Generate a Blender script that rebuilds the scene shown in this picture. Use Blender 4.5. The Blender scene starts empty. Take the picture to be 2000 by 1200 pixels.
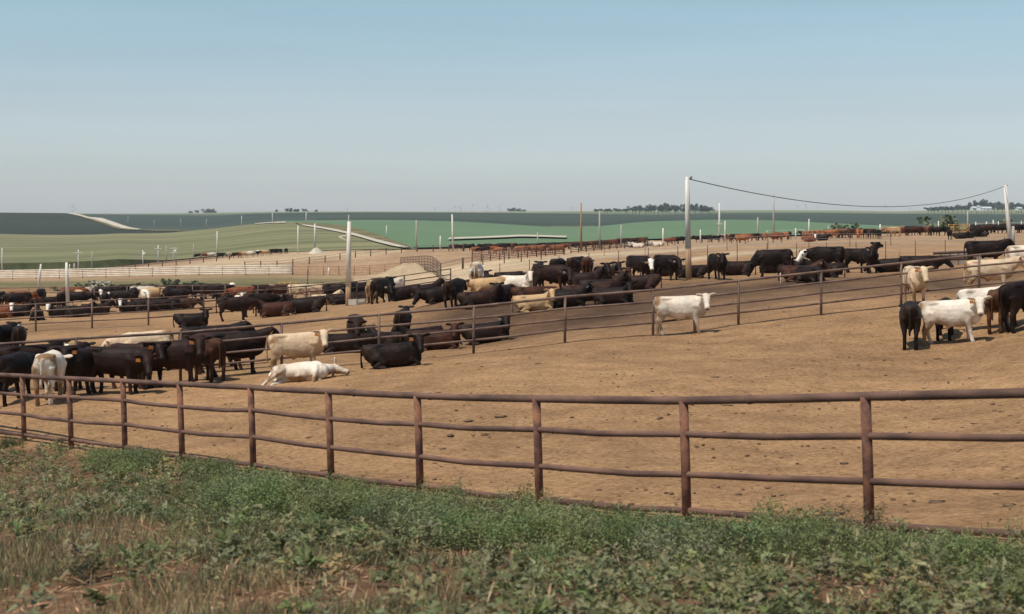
import bpy, bmesh, math, random
import numpy as np
from mathutils import Vector, Matrix
R = math.radians
random.seed(7); rng = np.random.default_rng(7)
scene = bpy.context.scene
C = scene.collection

# ------------------------------------------------------------------ camera, sky, sun, exposure
F = 3000.0; H = 415.0                       # focal length and horizon row, in pixels of a 2000 px wide picture
cam = bpy.data.cameras.new('camera'); cam_o = bpy.data.objects.new('camera', cam); C.objects.link(cam_o)
cam.sensor_width = 36; cam.lens = 54.0; cam.shift_y = -0.0925
cam.clip_start = 0.1; cam.clip_end = 30000
cam_o.location = (0, 0, 0); cam_o.rotation_euler = (R(90), 0, 0)
cam.dof.use_dof = True; cam.dof.focus_distance = 48; cam.dof.aperture_fstop = 3.4
scene.camera = cam_o
SUN_EL = 63.0; SX, SY = -0.74, -0.673        # the sun stands high, to the left and a little behind the camera
w = bpy.data.worlds.new('World'); scene.world = w; w.use_nodes = True
nt = w.node_tree; bg = nt.nodes['Background']
sky = nt.nodes.new('ShaderNodeTexSky'); sky.sky_type = 'NISHITA'; sky.sun_disc = False
sky.sun_elevation = R(SUN_EL); sky.sun_rotation = math.atan2(SX, SY)
sky.altitude = 300; sky.air_density = 1.0; sky.dust_density = 0.7; sky.ozone_density = 1.0
hs = nt.nodes.new('ShaderNodeHueSaturation'); hs.inputs['Hue'].default_value = 0.485; hs.inputs['Saturation'].default_value = 1.0
nt.links.new(sky.outputs[0], hs.inputs['Color'])
tcw = nt.nodes.new('ShaderNodeTexCoord'); sx = nt.nodes.new('ShaderNodeSeparateXYZ'); nt.links.new(tcw.outputs['Generated'], sx.inputs[0])
rmp = nt.nodes.new('ShaderNodeValToRGB'); el = rmp.color_ramp.elements          # pale summer haze low in the air, by elevation
for i, (z, c) in enumerate(((0, (1.08, 1.18, 1.42)), (.028, (.90, .965, 1.15)), (.07, (.96, .925, 1.0)), (.14, (.96, .97, .94)), (.5, (.95, .97, .95)))):
    e_ = el[i] if i < 2 else el.new(z); e_.position = z; e_.color = (*c, 1)
mlt = nt.nodes.new('ShaderNodeMix'); mlt.data_type = 'RGBA'; mlt.blend_type = 'MULTIPLY'; mlt.inputs['Factor'].default_value = 1
nt.links.new(sx.outputs['Z'], rmp.inputs[0]); nt.links.new(hs.outputs[0], mlt.inputs['A']); nt.links.new(rmp.outputs[0], mlt.inputs['B']); 
mpw = nt.nodes.new('ShaderNodeMapping'); mpw.inputs['Scale'].default_value = (2.2, 2.2, 26); nt.links.new(tcw.outputs['Generated'], mpw.inputs[0])
now = nt.nodes.new('ShaderNodeTexNoise'); now.inputs['Scale'].default_value = 1.6; now.inputs['Detail'].default_value = 5; nt.links.new(mpw.outputs[0], now.inputs['Vector'])
mrw = nt.nodes.new('ShaderNodeMapRange'); mrw.inputs[1].default_value = .35; mrw.inputs[2].default_value = .7; mrw.inputs[3].default_value = .975; mrw.inputs[4].default_value = 1.035; nt.links.new(now.outputs['Fac'], mrw.inputs[0])
vmw = nt.nodes.new('ShaderNodeVectorMath'); vmw.operation = 'SCALE'; nt.links.new(mlt.outputs['Result'], vmw.inputs[0]); nt.links.new(mrw.outputs[0], vmw.inputs['Scale'])   # faint streaks of thin haze
nt.links.new(vmw.outputs[0], bg.inputs[0])
bg.inputs[1].default_value = 0.106
sl = bpy.data.lights.new('sun', 'SUN'); sl.energy = 4.1; sl.angle = R(0.53); sl.color = (1, .93, .82)
so = bpy.data.objects.new('sun', sl); C.objects.link(so)
sv = Vector((SX*math.cos(R(SUN_EL)), SY*math.cos(R(SUN_EL)), math.sin(R(SUN_EL))))
so.rotation_euler = sv.to_track_quat('Z', 'Y').to_euler()
so.location = (-40, -20, 60)
vs = scene.view_settings; vs.view_transform = 'Standard'; vs.look = 'None'; vs.exposure = 0.1; vs.gamma = 1.0
vs.use_curve_mapping = False

# ------------------------------------------------------------------ helpers
def tag(o, label=None, cat=None, group=None, kind=None):
    if label: o['label'] = label
    if cat: o['category'] = cat
    if group: o['group'] = group
    if kind: o['kind'] = kind
    return o
def empty(name, loc, label, cat, group=None, rz=0):
    o = bpy.data.objects.new(name, None); C.objects.link(o); o.location = loc; o.rotation_euler = (0, 0, rz)
    o.empty_display_size = .2
    return tag(o, label, cat, group)
def link(name, me, mat=None, parent=None, loc=None):
    o = bpy.data.objects.new(name, me); C.objects.link(o)
    if mat is not None and len(me.materials) == 0: me.materials.append(mat)
    if parent: o.parent = parent
    if loc is not None: o.location = loc
    return o
def np_mesh(name, V, Fc, smooth=True, cols=None, cname='tint'):
    """V (n,3); Fc (m,k) with fixed k; cols per vertex (n,3)"""
    me = bpy.data.meshes.new(name); V = np.asarray(V, np.float32); Fc = np.asarray(Fc, np.int32); m, k = Fc.shape
    me.vertices.add(len(V)); me.vertices.foreach_set('co', V.ravel())
    me.loops.add(m*k); me.loops.foreach_set('vertex_index', Fc.ravel())
    me.polygons.add(m); me.polygons.foreach_set('loop_start', np.arange(m, dtype=np.int32)*k)
    me.polygons.foreach_set('loop_total', np.full(m, k, np.int32))
    me.polygons.foreach_set('use_smooth', np.full(m, smooth))
    me.update(calc_edges=True)
    if cols is not None:
        a = me.color_attributes.new(cname, 'FLOAT_COLOR', 'POINT')
        a.data.foreach_set('color', np.c_[cols, np.ones(len(V))].astype(np.float32).ravel())
    return me
class MB:
    """collects tubes and boxes into one mesh"""
    def __init__(s): s.v = []; s.f = []
    def ring(s, c, a, b, n):
        i0 = len(s.v)
        for k in range(n):
            t = 2*math.pi*k/n; s.v.append(tuple(c + a*math.cos(t) + b*math.sin(t)))
        return i0
    def tube(s, pts, rad, n=10, cap=True):
        pts = [Vector(p) for p in pts]
        if not isinstance(rad, (list, tuple)): rad = [rad]*len(pts)
        prev = None; rings = []
        for i, p in enumerate(pts):
            t = (pts[min(i+1, len(pts)-1)] - pts[max(i-1, 0)]).normalized()
            if prev is None:
                a = t.cross(Vector((0, 0, 1)) if abs(t.z) < .9 else Vector((1, 0, 0))).normalized()
            else: a = (prev - t*prev.dot(t)).normalized()
            prev = a; rings.append(s.ring(p, a*rad[i], t.cross(a)*rad[i], n))
        for r0, r1 in zip(rings, rings[1:]):
            for k in range(n): s.f.append((r0+k, r0+(k+1) % n, r1+(k+1) % n, r1+k))
        if cap:
            s.f.append(tuple(reversed(range(rings[0], rings[0]+n)))); s.f.append(tuple(range(rings[-1], rings[-1]+n)))
        return s
    def box(s, c, sx, sy, sz, rz=0, top=1.0):
        i = len(s.v); c = Vector(c); ca, sa = math.cos(rz), math.sin(rz)
        for z, q in ((-sz/2, 1), (sz/2, top)):
            for x, y in ((-1, -1), (1, -1), (1, 1), (-1, 1)):
                X, Y = x*sx/2*q, y*sy/2*q; s.v.append((c.x+X*ca-Y*sa, c.y+X*sa+Y*ca, c.z+z))
        s.f += [(i+3, i+2, i+1, i), (i+4, i+5, i+6, i+7)] + [(i+k, i+(k+1) % 4, i+4+(k+1) % 4, i+4+k) for k in range(4)]
        return s
    def build(s, name, mat, parent=None, smooth=True, loc=None):
        me = bpy.data.meshes.new(name); me.from_pydata(s.v, [], s.f)
        if smooth: me.polygons.foreach_set('use_smooth', [len(p.vertices) == 4 for p in me.polygons])
        return link(name, me, mat, parent, loc)

# ------------------------------------------------------------------ materials
def mat(name, col=(.5, .5, .5), rough=.8, spec=.3, var=.25, scale=4.0, col2=None, bump=0.0, bscale=30., detail=5, metal=0, lo=.35, hi=.65, stretch=None, attr=None):
    m = bpy.data.materials.new(name); m.use_nodes = True; t = m.node_tree; N = t.nodes; L = t.links
    p = N['Principled BSDF']; p.inputs['Roughness'].default_value = rough; p.inputs['Specular IOR Level'].default_value = spec
    p.inputs['Metallic'].default_value = metal
    tc = N.new('ShaderNodeTexCoord'); src = tc.outputs['Object']
    if stretch:
        mp = N.new('ShaderNodeMapping'); mp.inputs['Scale'].default_value = stretch; L.new(src, mp.inputs[0]); src = mp.outputs[0]
    no = N.new('ShaderNodeTexNoise'); no.inputs['Scale'].default_value = scale; no.inputs['Detail'].default_value = detail; L.new(src, no.inputs['Vector'])
    rp = N.new('ShaderNodeValToRGB'); e = rp.color_ramp.elements
    c2 = col2 if col2 else tuple(x*(1-var) for x in col)
    e[0].position = lo; e[1].position = hi; e[0].color = (*c2, 1); e[1].color = (*col, 1)
    L.new(no.outputs['Fac'], rp.inputs[0]); out = rp.outputs[0]
    if attr:
        at = N.new('ShaderNodeAttribute'); at.attribute_name = attr
        mx = N.new('ShaderNodeMix'); mx.data_type = 'RGBA'; mx.blend_type = 'MULTIPLY'; mx.inputs['Factor'].default_value = 1
        L.new(out, mx.inputs['A']); L.new(at.outputs['Color'], mx.inputs['B']); out = mx.outputs['Result']
    L.new(out, p.inputs['Base Color'])
    if bump:
        n2 = N.new('ShaderNodeTexNoise'); n2.inputs['Scale'].default_value = bscale; n2.inputs['Detail'].default_value = 6; L.new(src, n2.inputs['Vector'])
        b = N.new('ShaderNodeBump'); b.inputs['Strength'].default_value = bump; b.inputs['Distance'].default_value = .05
        L.new(n2.outputs['Fac'], b.inputs['Height']); L.new(b.outputs[0], p.inputs['Normal'])
    return m
M = {}
M['rust'] = mat('rusted_pipe', (.205, .105, .075), .72, .35, scale=5, col2=(.105, .052, .042), bump=.25, bscale=60, detail=8)
M['rust_rail'] = mat('weathered_pipe', (.19, .105, .074), .76, .25, scale=2.2, col2=(.082, .047, .037), bump=.2, bscale=50, stretch=(.6, .6, 2.5), detail=8)
M['rust_post'] = mat('rusted_post', (.27, .125, .075), .8, .2, scale=6, col2=(.10, .05, .04), bump=.3, bscale=70, detail=8)
M['brown_pipe'] = mat('brown_pipe', (.21, .135, .10), .68, .3, scale=2, col2=(.10, .06, .047), detail=7)
M['white_pipe'] = mat('white_paint', (.80, .74, .64), .6, .3, scale=1, col2=(.60, .52, .42))
M['orange_pipe'] = mat('orange_rust', (.46, .27, .15), .7, .3, scale=1.5, col2=(.30, .17, .10))
M['red_pipe'] = mat('red_rust', (.26, .12, .08), .7, .3, scale=1.5, col2=(.14, .07, .05))
M['yellow_pipe'] = mat('yellow_paint', (.55, .30, .08), .6, .3, scale=1.5, col2=(.40, .22, .07))
M['dark_post'] = mat('dark_steel', (.10, .065, .055), .8, .2, scale=3)
M['pale_wood'] = mat('pale_wood', (.76, .72, .66), .8, .2, scale=2, col2=(.56, .52, .46), stretch=(6, 6, .4), bump=.2)
M['brown_wood'] = mat('brown_wood', (.40, .25, .15), .85, .2, scale=2, col2=(.26, .15, .09), stretch=(6, 6, .4), bump=.2)
M['grey_wood'] = mat('grey_wood', (.46, .43, .38), .85, .2, scale=2, col2=(.32, .29, .25), stretch=(6, 6, .4))
M['cable'] = mat('cable', (.03, .03, .035), .6)
M['galv'] = mat('grey_steel', (.42, .43, .44), .5, .5, scale=3)
M['concrete'] = mat('concrete', (.50, .46, .39), .9, .2, scale=.6, col2=(.36, .32, .26))
M['gravel'] = mat('gravel', (.56, .50, .41), .95, .1, scale=.25, col2=(.42, .36, .28), bump=.4, bscale=8)
M['barn_wall'] = mat('white_siding', (.78, .78, .76), .6, .3, scale=.2, var=.1)
M['barn_roof'] = mat('roof_metal', (.60, .62, .63), .5, .4, scale=.2, var=.15)
M['corn'] = mat('corn_crop', (.230, .212, .112), .9, .1, scale=.035, col2=(.135, .135, .066), detail=14, stretch=(.22, 1.3, 1), bump=.0, lo=.38, hi=.62)
M['corn_edge'] = mat('corn_edge', (.085, .095, .045), .9, .1, scale=.4, col2=(.045, .055, .026), detail=8)
M['bean'] = mat('bean_crop', (.132, .190, .108), .9, .1, scale=.004, col2=(.106, .176, .092), detail=10, stretch=(1, .5, 1))
M['bean_dark'] = mat('dark_crop', (.056, .074, .052), .9, .1, scale=.0035, col2=(.040, .055, .040), detail=12, stretch=(.35, 1, 1))
M['crop_left'] = mat('dark_crop_left', (.044, .052, .036), .9, .1, scale=.006, col2=(.030, .037, .026), detail=12, stretch=(.3, 1, 1))
M['pale_crop'] = mat('pale_crop', (.25, .25, .13), .9, .1, scale=.0016, col2=(.12, .15, .08), detail=8, stretch=(.25, 1, 1), lo=.4, hi=.6)
M['verge'] = mat('dry_grass_verge', (.22, .17, .09), .95, .1, scale=.05, col2=(.11, .11, .05), detail=8)
M['turbine'] = mat('turbine_white', (.62, .66, .68), .6, .3, var=.05)
M['tag_orange'] = mat('tag_orange', (.95, .36, .07), .5, .3, scale=60, col2=(.95, .52, .2))
M['tag_white'] = mat('tag_white', (.85, .82, .72), .5, .3, scale=60, var=.15)
M['tag_yellow'] = mat('tag_yellow', (.85, .62, .30), .5, .3, scale=60, var=.2)
M['tag_green'] = mat('tag_green', (.55, .75, .62), .5, .3, scale=60, var=.2)
M['bark'] = mat('bark', (.12, .09, .065), .9, .1)
M['leaf_far'] = mat('tree_leaves', (.085, .12, .08), .8, .2, scale=.3, col2=(.055, .08, .055))
M['leaf_bush'] = mat('bush_leaves', (.17, .19, .11), .8, .2, scale=.5, col2=(.10, .12, .07))
M['leaf_pale'] = mat('pale_brush', (.40, .37, .27), .9, .1, scale=.5, col2=(.2, .2, .15))

def leaf_mat(name, transl=.25, rough=.6):
    m = bpy.data.materials.new(name); m.use_nodes = True; t = m.node_tree; N = t.nodes; L = t.links
    p = N['Principled BSDF']; p.inputs['Roughness'].default_value = rough; p.inputs['Specular IOR Level'].default_value = .25
    at = N.new('ShaderNodeAttribute'); at.attribute_name = 'tint'; L.new(at.outputs['Color'], p.inputs['Base Color'])
    tr = N.new('ShaderNodeBsdfTranslucent'); L.new(at.outputs['Color'], tr.inputs[0])
    mx = N.new('ShaderNodeMixShader'); mx.inputs[0].default_value = transl
    L.new(p.outputs[0], mx.inputs[1]); L.new(tr.outputs[0], mx.inputs[2]); L.new(mx.outputs[0], N['Material Output'].inputs[0])
    return m
M['weed'] = leaf_mat('weed_leaf'); M['straw'] = leaf_mat('straw', .05, .8)

def ground_mat():
    m = bpy.data.materials.new('feedlot_dirt'); m.use_nodes = True; t = m.node_tree; N = t.nodes; L = t.links
    p = N['Principled BSDF']; p.inputs['Roughness'].default_value = .95; p.inputs['Specular IOR Level'].default_value = .1
    tc = N.new('ShaderNodeTexCoord'); at = N.new('ShaderNodeAttribute'); at.attribute_name = 'tint'
    def noise(s, d=6, rg=.55, st=None):
        n = N.new('ShaderNodeTexNoise'); n.inputs['Scale'].default_value = s; n.inputs['Detail'].default_value = d; n.inputs['Roughness'].default_value = rg
        if st:
            mp = N.new('ShaderNodeMapping'); mp.inputs['Scale'].default_value = st; L.new(tc.outputs['Object'], mp.inputs[0]); L.new(mp.outputs[0], n.inputs['Vector'])
        else: L.new(tc.outputs['Object'], n.inputs['Vector'])
        return n.outputs['Fac']
    def ramp(f, a, b, ca, cb):
        r = N.new('ShaderNodeValToRGB'); e = r.color_ramp.elements; e[0].position = a; e[1].position = b; e[0].color = (*ca, 1); e[1].color = (*cb, 1)
        L.new(f, r.inputs[0]); return r.outputs[0]
    def mul(a, b):
        x = N.new('ShaderNodeMix'); x.data_type = 'RGBA'; x.blend_type = 'MULTIPLY'; x.inputs['Factor'].default_value = 1
        L.new(a, x.inputs['A']); L.new(b, x.inputs['B']); return x.outputs['Result']
    c = at.outputs['Color']
    c = mul(c, ramp(noise(.09, 6), .3, .7, (.77, .75, .73), (1.17, 1.15, 1.12)))          # broad patches
    c = mul(c, ramp(noise(.8, 9, .7), .34, .62, (.72, .70, .69), (1.1, 1.1, 1.1)))       # trampled patches
    c = mul(c, ramp(noise(9, 9, .78), .34, .56, (.40, .37, .36), (1.10, 1.10, 1.10)))      # crumbs
    c = mul(c, ramp(noise(2.2, 3, .5), .70, .76, (1, 1, 1), (.62, .58, .57)))             # trodden dung patches
    v = N.new('ShaderNodeTexVoronoi'); v.inputs['Scale'].default_value = 3.2; v.inputs['Randomness'].default_value = 1; L.new(tc.outputs['Object'], v.inputs['Vector'])
    c = mul(c, ramp(v.outputs['Distance'], .07, .13, (.55, .5, .48), (1, 1, 1)))          # dark clods
    v2 = N.new('ShaderNodeTexVoronoi'); v2.inputs['Scale'].default_value = 2.1; L.new(tc.outputs['Object'], v2.inputs['Vector'])
    c = mul(c, ramp(v2.outputs['Distance'], .03, .055, (1.5, 1.5, 1.5), (1, 1, 1)))       # pale chips
    L.new(c, p.inputs['Base Color'])
    b = N.new('ShaderNodeBump'); b.inputs['Strength'].default_value = .8; b.inputs['Distance'].default_value = .10
    L.new(noise(4.5, 8, .7), b.inputs['Height']); L.new(b.outputs[0], p.inputs['Normal'])
    return m
M['dirt'] = ground_mat()

# ------------------------------------------------------------------ terrain: a smooth surface through levels measured at fences and animals
CP = [
(1700,1052,185),(1343,1029,164),(1055,1000,147),(822,973,133),(648,948,122),(496,925,112),(357,906,104),(245,890,97),(140,876,91),(48,863,85.5),(-60,848,79),(2150,1085,213),
(1000,1200,330),(0,1200,300),(2000,1200,320),(1000,1500,560),(0,1500,520),(2000,1500,540),(0,1000,165),(500,1050,210),(1500,1120,250),
(1330,650,58),(1860,672,68),(225,772,68),(95,785,74),
(148,760,65.5),(355,746,64.3),(552,727,63.2),(742,708,62.1),(925,690,61.1),(1102,670,60.1),(1276,655,59.1),(1438,636,58.1),(1598,617,57.2),(1758,598.5,56.3),(1912,580,55.5),(2100,560,54.5),(-60,776,66.8),
(37,695,45),(788,669,48),(695,687,54),(955,676,54),
(70,648,36),(180,642,36),(290,636,35.5),(-60,656,36),(460,620,33),(605,606,31.5),(745,592,31),(375,631,35),
(888,592,42),(930,566,37),(1052,563,38.5),(1147,545,35),(1305,546,38),(1402,548,39),(1520,541,38.5),(1690,534,36.5),(1040,605,45),(1200,597,46),(1565,552,43),(1930,521,36),(1800,530,38),(1940,572,49),(2150,500,34),
(300,583,21),(100,600,25),(500,578,20),(30,590,22),
(300,548,13),(50,550,13),(560,545,13),(-100,551,13),(700,560,15),(800,553,15.5),(700,535,12),(780,530,12),(860,556,16),(900,520,14.5),
(1000,520,17),(1100,493,11.5),(960,507,13),(1250,480,11),(1150,505,16),(1400,495,21),(1600,480,20),(1500,488,21),(1750,492,22),(1900,480,20),(2100,478,20),
(1450,472,10.5),(1690,467,14),(1853,470,15),(1600,468,13),(2000,455,12),(1750,460,12),(1300,478,10.5),(2150,452,12),
(420,504,7.5),(620,493,8),(500,515,9.5),(300,517,8),(230,526,7.5),(100,532,7),(-100,535,7),(790,489,8),(950,490,9),(1100,484,9.5),(700,505,9.5),(870,492,9.5)]
_cp = np.array(CP, float); _z = -(_cp[:, 1]-H)/_cp[:, 2]
def _feat(u, d): return np.stack([(np.asarray(u, float)-1000)/800., np.log(d)*1.3], -1)
def _k(r2): return np.where(r2 > 1e-12, .5*r2*np.log(np.maximum(r2, 1e-12)), 0)
_P = _feat(_cp[:, 0], F/_cp[:, 2]); _n = len(_P)
_A = np.zeros((_n+3, _n+3)); _A[:_n, :_n] = _k(((_P[:, None]-_P[None])**2).sum(-1)) + .004*np.eye(_n)
_A[:_n, _n] = 1; _A[:_n, _n+1:] = _P; _A[_n, :_n] = 1; _A[_n+1:, :_n] = _P.T
_W = np.linalg.solve(_A, np.r_[_z, 0, 0, 0])
def zud(u, d):
    u, d = np.broadcast_arrays(np.asarray(u, float), np.asarray(d, float)); sh = u.shape
    q = _feat(u, d).reshape(-1, 2); o = np.zeros(len(q))
    for i in range(0, len(q), 20000):
        c = q[i:i+20000]; o[i:i+20000] = _k(((c[:, None]-_P[None])**2).sum(-1))@_W[:_n] + _W[_n] + c@_W[_n+1:]
    return o.reshape(sh)
def zxy(x, y): return zud(1000+F*np.asarray(x)/np.asarray(y), y)
_DS = np.exp(np.linspace(math.log(6), math.log(490), 700))
def hit(u, v):
    """distance at which the ground is met in the direction (u, v)"""
    vg = H - F*zud(np.full(700, float(u)), _DS)/_DS
    i = np.argmax(vg <= v)
    if vg[i] > v: i = int(np.argmin(np.abs(vg-v)))
    return float(_DS[i])
def gp(u, v=None, d=None):
    if d is None: d = hit(u, v)
    return Vector(((u-1000)/F*d, d, float(zud(u, d))))
def px(u, v, d): return Vector(((u-1000)/F*d, d, -(v-H)/F*d))

# back edge of the feedlot, where the crop fields begin
L0 = [(-500,534),(0,526),(100,527),(230,524),(300,513),(380,505),(430,500),(500,497),(560,494),(620,490),(700,489),(790,488),(900,487),(1000,481),(1100,477),(1250,471),(1400,466),(1600,461),(1800,455),(2000,449),(2500,443)]
UL = np.linspace(-500, 2500, 121)
_l0 = np.interp(UL, *np.array(L0, float).T)
D0 = np.array([min(hit(u, v), 470) for u, v in zip(UL, _l0)])
for _ in range(2): D0 = np.convolve(np.pad(D0, 3, 'edge'), np.ones(7)/7, 'valid')
V0 = H - F*zud(UL, D0)/D0
d0f = lambda u: np.interp(u, UL, D0)
v0f = lambda u: np.interp(u, UL, V0)

def build_ground():
    us = np.unique(np.concatenate([np.linspace(-900, -100, 30), np.linspace(-100, 2100, 420), np.linspace(2100, 3000, 30)]))
    ds = np.exp(np.linspace(math.log(2.5), math.log(620), 420))
    U, D = np.meshgrid(us, ds); Z = zud(U, D)
    over = np.clip(D - d0f(U) - 2, 0, None); Z = Z - over*.12
    # hoof-pocked surface
    X = (U-1000)/F*D
    def wob(fx, fy, s):
        r = np.random.default_rng(s); o = 0
        for k in range(6):
            a = r.uniform(0, 6.28); o = o + np.sin((X*math.cos(a)+D*math.sin(a))*r.uniform(.6, 1.6)*fx + r.uniform(0, 6.28))
        return o/6
    Z = Z + .035*wob(1.1, 1, 1)*np.clip((70-D)/40, 0.3, 1) + .02*wob(3.1, 1, 2)
    V = H - F*Z/D
    col = np.zeros(U.shape+(3,)); col[:] = (.378, .228, .118)
    def blend(c, wgt): col[:] = col*(1-wgt[..., None]) + np.array(c)*wgt[..., None]
    def blob(u, v, ru, rd, c, s=1., d=None):
        dd = d or hit(u, v); wgt = np.exp(-(((U-u)/ru)**2 + (np.log(D/dd)/rd)**2)**.9)*s*(.55+.45*np.clip(.5+wob(.9, 1, 9)*1.3, 0, 1)); blend(c, np.clip(wgt, 0, 1))
    def band(pts, half, c, s=1.):
        p = np.array([(a, math.log(hit(a, b))) for a, b in pts]); m = np.interp(U, p[:, 0], p[:, 1])
        h = np.interp(U, p[:, 0], half) if isinstance(half, (list, tuple)) else half
        ins = ((U > p[0, 0]) & (U < p[-1, 0]))
        blend(c, np.clip(np.exp(-(np.abs(np.log(D)-m)/h)**4)*s*ins, 0, 1))
    sand = (.56, .43, .28); dung = (.105, .064, .043); grass = (.155, .150, .068); red = (.33, .165, .09)
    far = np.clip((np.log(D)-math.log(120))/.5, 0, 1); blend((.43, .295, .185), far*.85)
    # weedy verge on the near side of the front fence
    lf = np.array([[u, F/s] for u, v, s in CP[:12]]); lf = lf[np.argsort(lf[:, 0])]
    edge = np.interp(U, lf[:, 0], lf[:, 1]); wv = np.clip((edge*.985-D)/1.2, 0, 1); blend((.215, .122, .070), wv)
    band([(-200,565),(0,560),(250,557),(500,556),(690,562)], .17, grass, .75)
    band([(-200,566),(0,566),(200,564),(300,565),(420,562)], .05, red, .6)
    for a, b, c_, s in ((640,566,80,.8),(60,556,120,.5),(480,555,90,.5)): blob(a, b, c_, .06, (.10, .13, .05), s)
    band([(690,560),(740,545),(800,540),(850,550)], .12, sand, .9)
    band([(850,545),(930,530),(1050,513),(1150,501),(1320,489),(1420,480)], [.16,.16,.16,.12,.06,.03], sand, .95)
    band([(1150,536),(1300,514),(1420,498),(1560,489)], [.05,.07,.08,.03], sand, .85)
    band([(350,525),(440,514),(540,505),(620,498),(700,496),(790,491)], [.10,.13,.13,.10,.08,.05], sand, .85)
    band([(150,528),(230,523),(300,516),(380,507),(450,501),(500,498)], [.10,.10,.12,.10,.05,.03], (.25, .15, .105), .9)
    for a, b, c_, r_, s in ((1010,612,190,.11,.95),(1160,610,170,.13,.95),(960,600,120,.09,.9),(1650,556,270,.11,.95),(1420,562,190,.08,.85),(1850,552,180,.10,.9),(1300,595,220,.12,.75),(1500,590,260,.08,.35),(1130,640,160,.05,.4),(870,600,90,.06,.5),(180,640,200,.05,.3),(1500,575,300,.09,.5)):
        blob(a, b, c_, r_, dung, s)
    nu, nd = len(us), len(ds); idx = np.arange(nu*nd).reshape(nd, nu)
    Fc = np.stack([idx[:-1, :-1], idx[:-1, 1:], idx[1:, 1:], idx[1:, :-1]], -1).reshape(-1, 4)
    me = np_mesh('ground', np.stack([X, D, Z], -1).reshape(-1, 3), Fc, True, col.reshape(-1, 3))
    tag(link('ground', me, M['dirt']), kind='structure')
build_ground()

# ------------------------------------------------------------------ far fields, as sheets of land that rise to a crest
class Sheet:
    def __init__(s, us, v0, d0, v1, d1): s.u = np.array(us, float); s.v0, s.d0, s.v1, s.d1 = [np.array(a, float) for a in (v0, d0, v1, d1)]
    def at(s, u, t, lift=0):
        i = lambda a: np.interp(u, s.u, a)
        v = i(s.v0)+(i(s.v1)-i(s.v0))*t; d = i(s.d0)*(i(s.d1)/i(s.d0))**t
        return Vector(((u-1000)/F*d, d, -(v-H)/F*d+lift))
    def uv(s, u, v, lift=.4):
        a, b = np.interp(u, s.u, s.v0), np.interp(u, s.u, s.v1); t = (a-v)/(a-b) if abs(a-b) > .5 else 1
        return s.at(u, min(max(t, 0), 1), lift)
    def build(s, name, m, rows=14, front=None, fm=None, h=0):
        t = np.linspace(0, 1, rows); U = s.u[None]+0*t[:, None]
        v = s.v0+(s.v1-s.v0)*t[:, None]; d = s.d0*(s.d1/s.d0)**t[:, None]
        z = -(v-H)/F*d
        d = np.vstack([d, d[-1:]*1.12, d[-1:]*1.3]); z = np.vstack([z, z[-1:]-s.d1*.006, z[-1:]-s.d1*.03]); U = np.vstack([U, U[:2]])
        if h is not 0: z[:rows] += h
        V = np.stack([(U-1000)/F*d, d, z], -1); n, k = U.shape; idx = np.arange(n*k).reshape(n, k)
        Fc = np.stack([idx[:-1, :-1], idx[:-1, 1:], idx[1:, 1:], idx[1:, :-1]], -1).reshape(-1, 4)
        tag(link(name, np_mesh(name, V.reshape(-1, 3), Fc), m), kind='structure')
def prof(pts, us): p = np.array(pts, float); return np.interp(us, p[:, 0], p[:, 1])
def smooth(a, k=5): return np.convolve(np.pad(a, k//2, 'edge'), np.ones(k)/k, 'valid')
uw = np.linspace(-3000, 5000, 321); uf = np.linspace(-700, 2700, 171)
# corn hill on the left
uc = np.linspace(-700, 812, 140)
c_cr = smooth(prof([(-700,462),(0,463),(60,465),(130,466),(200,465),(300,459),(400,449),(500,438),(540,435),(570,434.5),(600,436),(640,439),(672,443),(707,450),(750,465),(795,482),(812,489)], uc))
c_v0 = v0f(uc); c_d0 = d0f(uc)
c_d1 = c_d0*(1+np.clip((c_v0-c_cr)/42, 0.02, 1.2)); c_cr = np.minimum(c_cr, c_v0-.6)
corn_h = np.interp(uc, [-700, 230, 330, 560, 812], [2.2, 2.2, .3, .15, .15])
corn = Sheet(uc, c_v0, c_d0, c_cr, c_d1); corn.build('corn_field', M['corn'], 22, h=corn_h)
# the near face of the standing corn
fr = uc < 330; fu = uc[fr]; n_ = len(fu)
base = np.stack([(fu-1000)/F*c_d0[fr], c_d0[fr]-.5, -(c_v0[fr]-H)/F*c_d0[fr]-.3], -1); top = base+np.c_[np.zeros(n_), np.full(n_, .5), corn_h[fr]+.3]
tag(link('corn_field_edge', np_mesh('corn_field_edge', np.vstack([base, top]), np.array([(i, i+1, n_+i+1, n_+i) for i in range(n_-1)])), M['corn_edge']), kind='structure')
# bean field in the middle
L2 = [(-700,433),(560,433),(640,431.5),(700,431),(780,431),(900,434),(1000,440),(1080,445),(1170,444),(1250,434.5),(1400,430),(1500,431),(1600,436),(1700,441),(1800,444),(2000,444),(2700,444)]
ub = np.linspace(540, 2700, 150); cd1 = np.interp(ub, uc, c_d1); ccr = np.interp(ub, uc, c_cr)
b_d0 = np.where(ub < 812, np.maximum(cd1*1.02, d0f(ub)+.5), d0f(ub)+.5); b_v0 = np.where(ub < 812, ccr+3, v0f(ub))
b_v1 = np.minimum(smooth(prof(L2, ub), 5), b_v0-1)
bean = Sheet(ub, b_v0, b_d0, b_v1, np.full(len(ub), 1350.)); bean.build('bean_field', M['bean'], 18, h=.5)
dark = Sheet(uf, np.where(uf < 610, 452, prof(L2, uf)+1.0), np.interp(uf, [-700, 400, 560, 2700], [1990., 1990., 1400., 1350.]), smooth(prof([(-700,419),(150,418.5),(300,420),(420,421),(500,417.5),(560,416),(700,415),(890,415.5),(1100,417.5),(1280,419.5),(1400,417),(1600,416),(1700,417.5),(2000,418.5),(2700,418)], uf), 3), np.interp(uf, [-700, 400, 560, 2700], [2620., 2620., 2500., 2500.]))
dark.build('dark_field', M['bean_dark'], 14)
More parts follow.
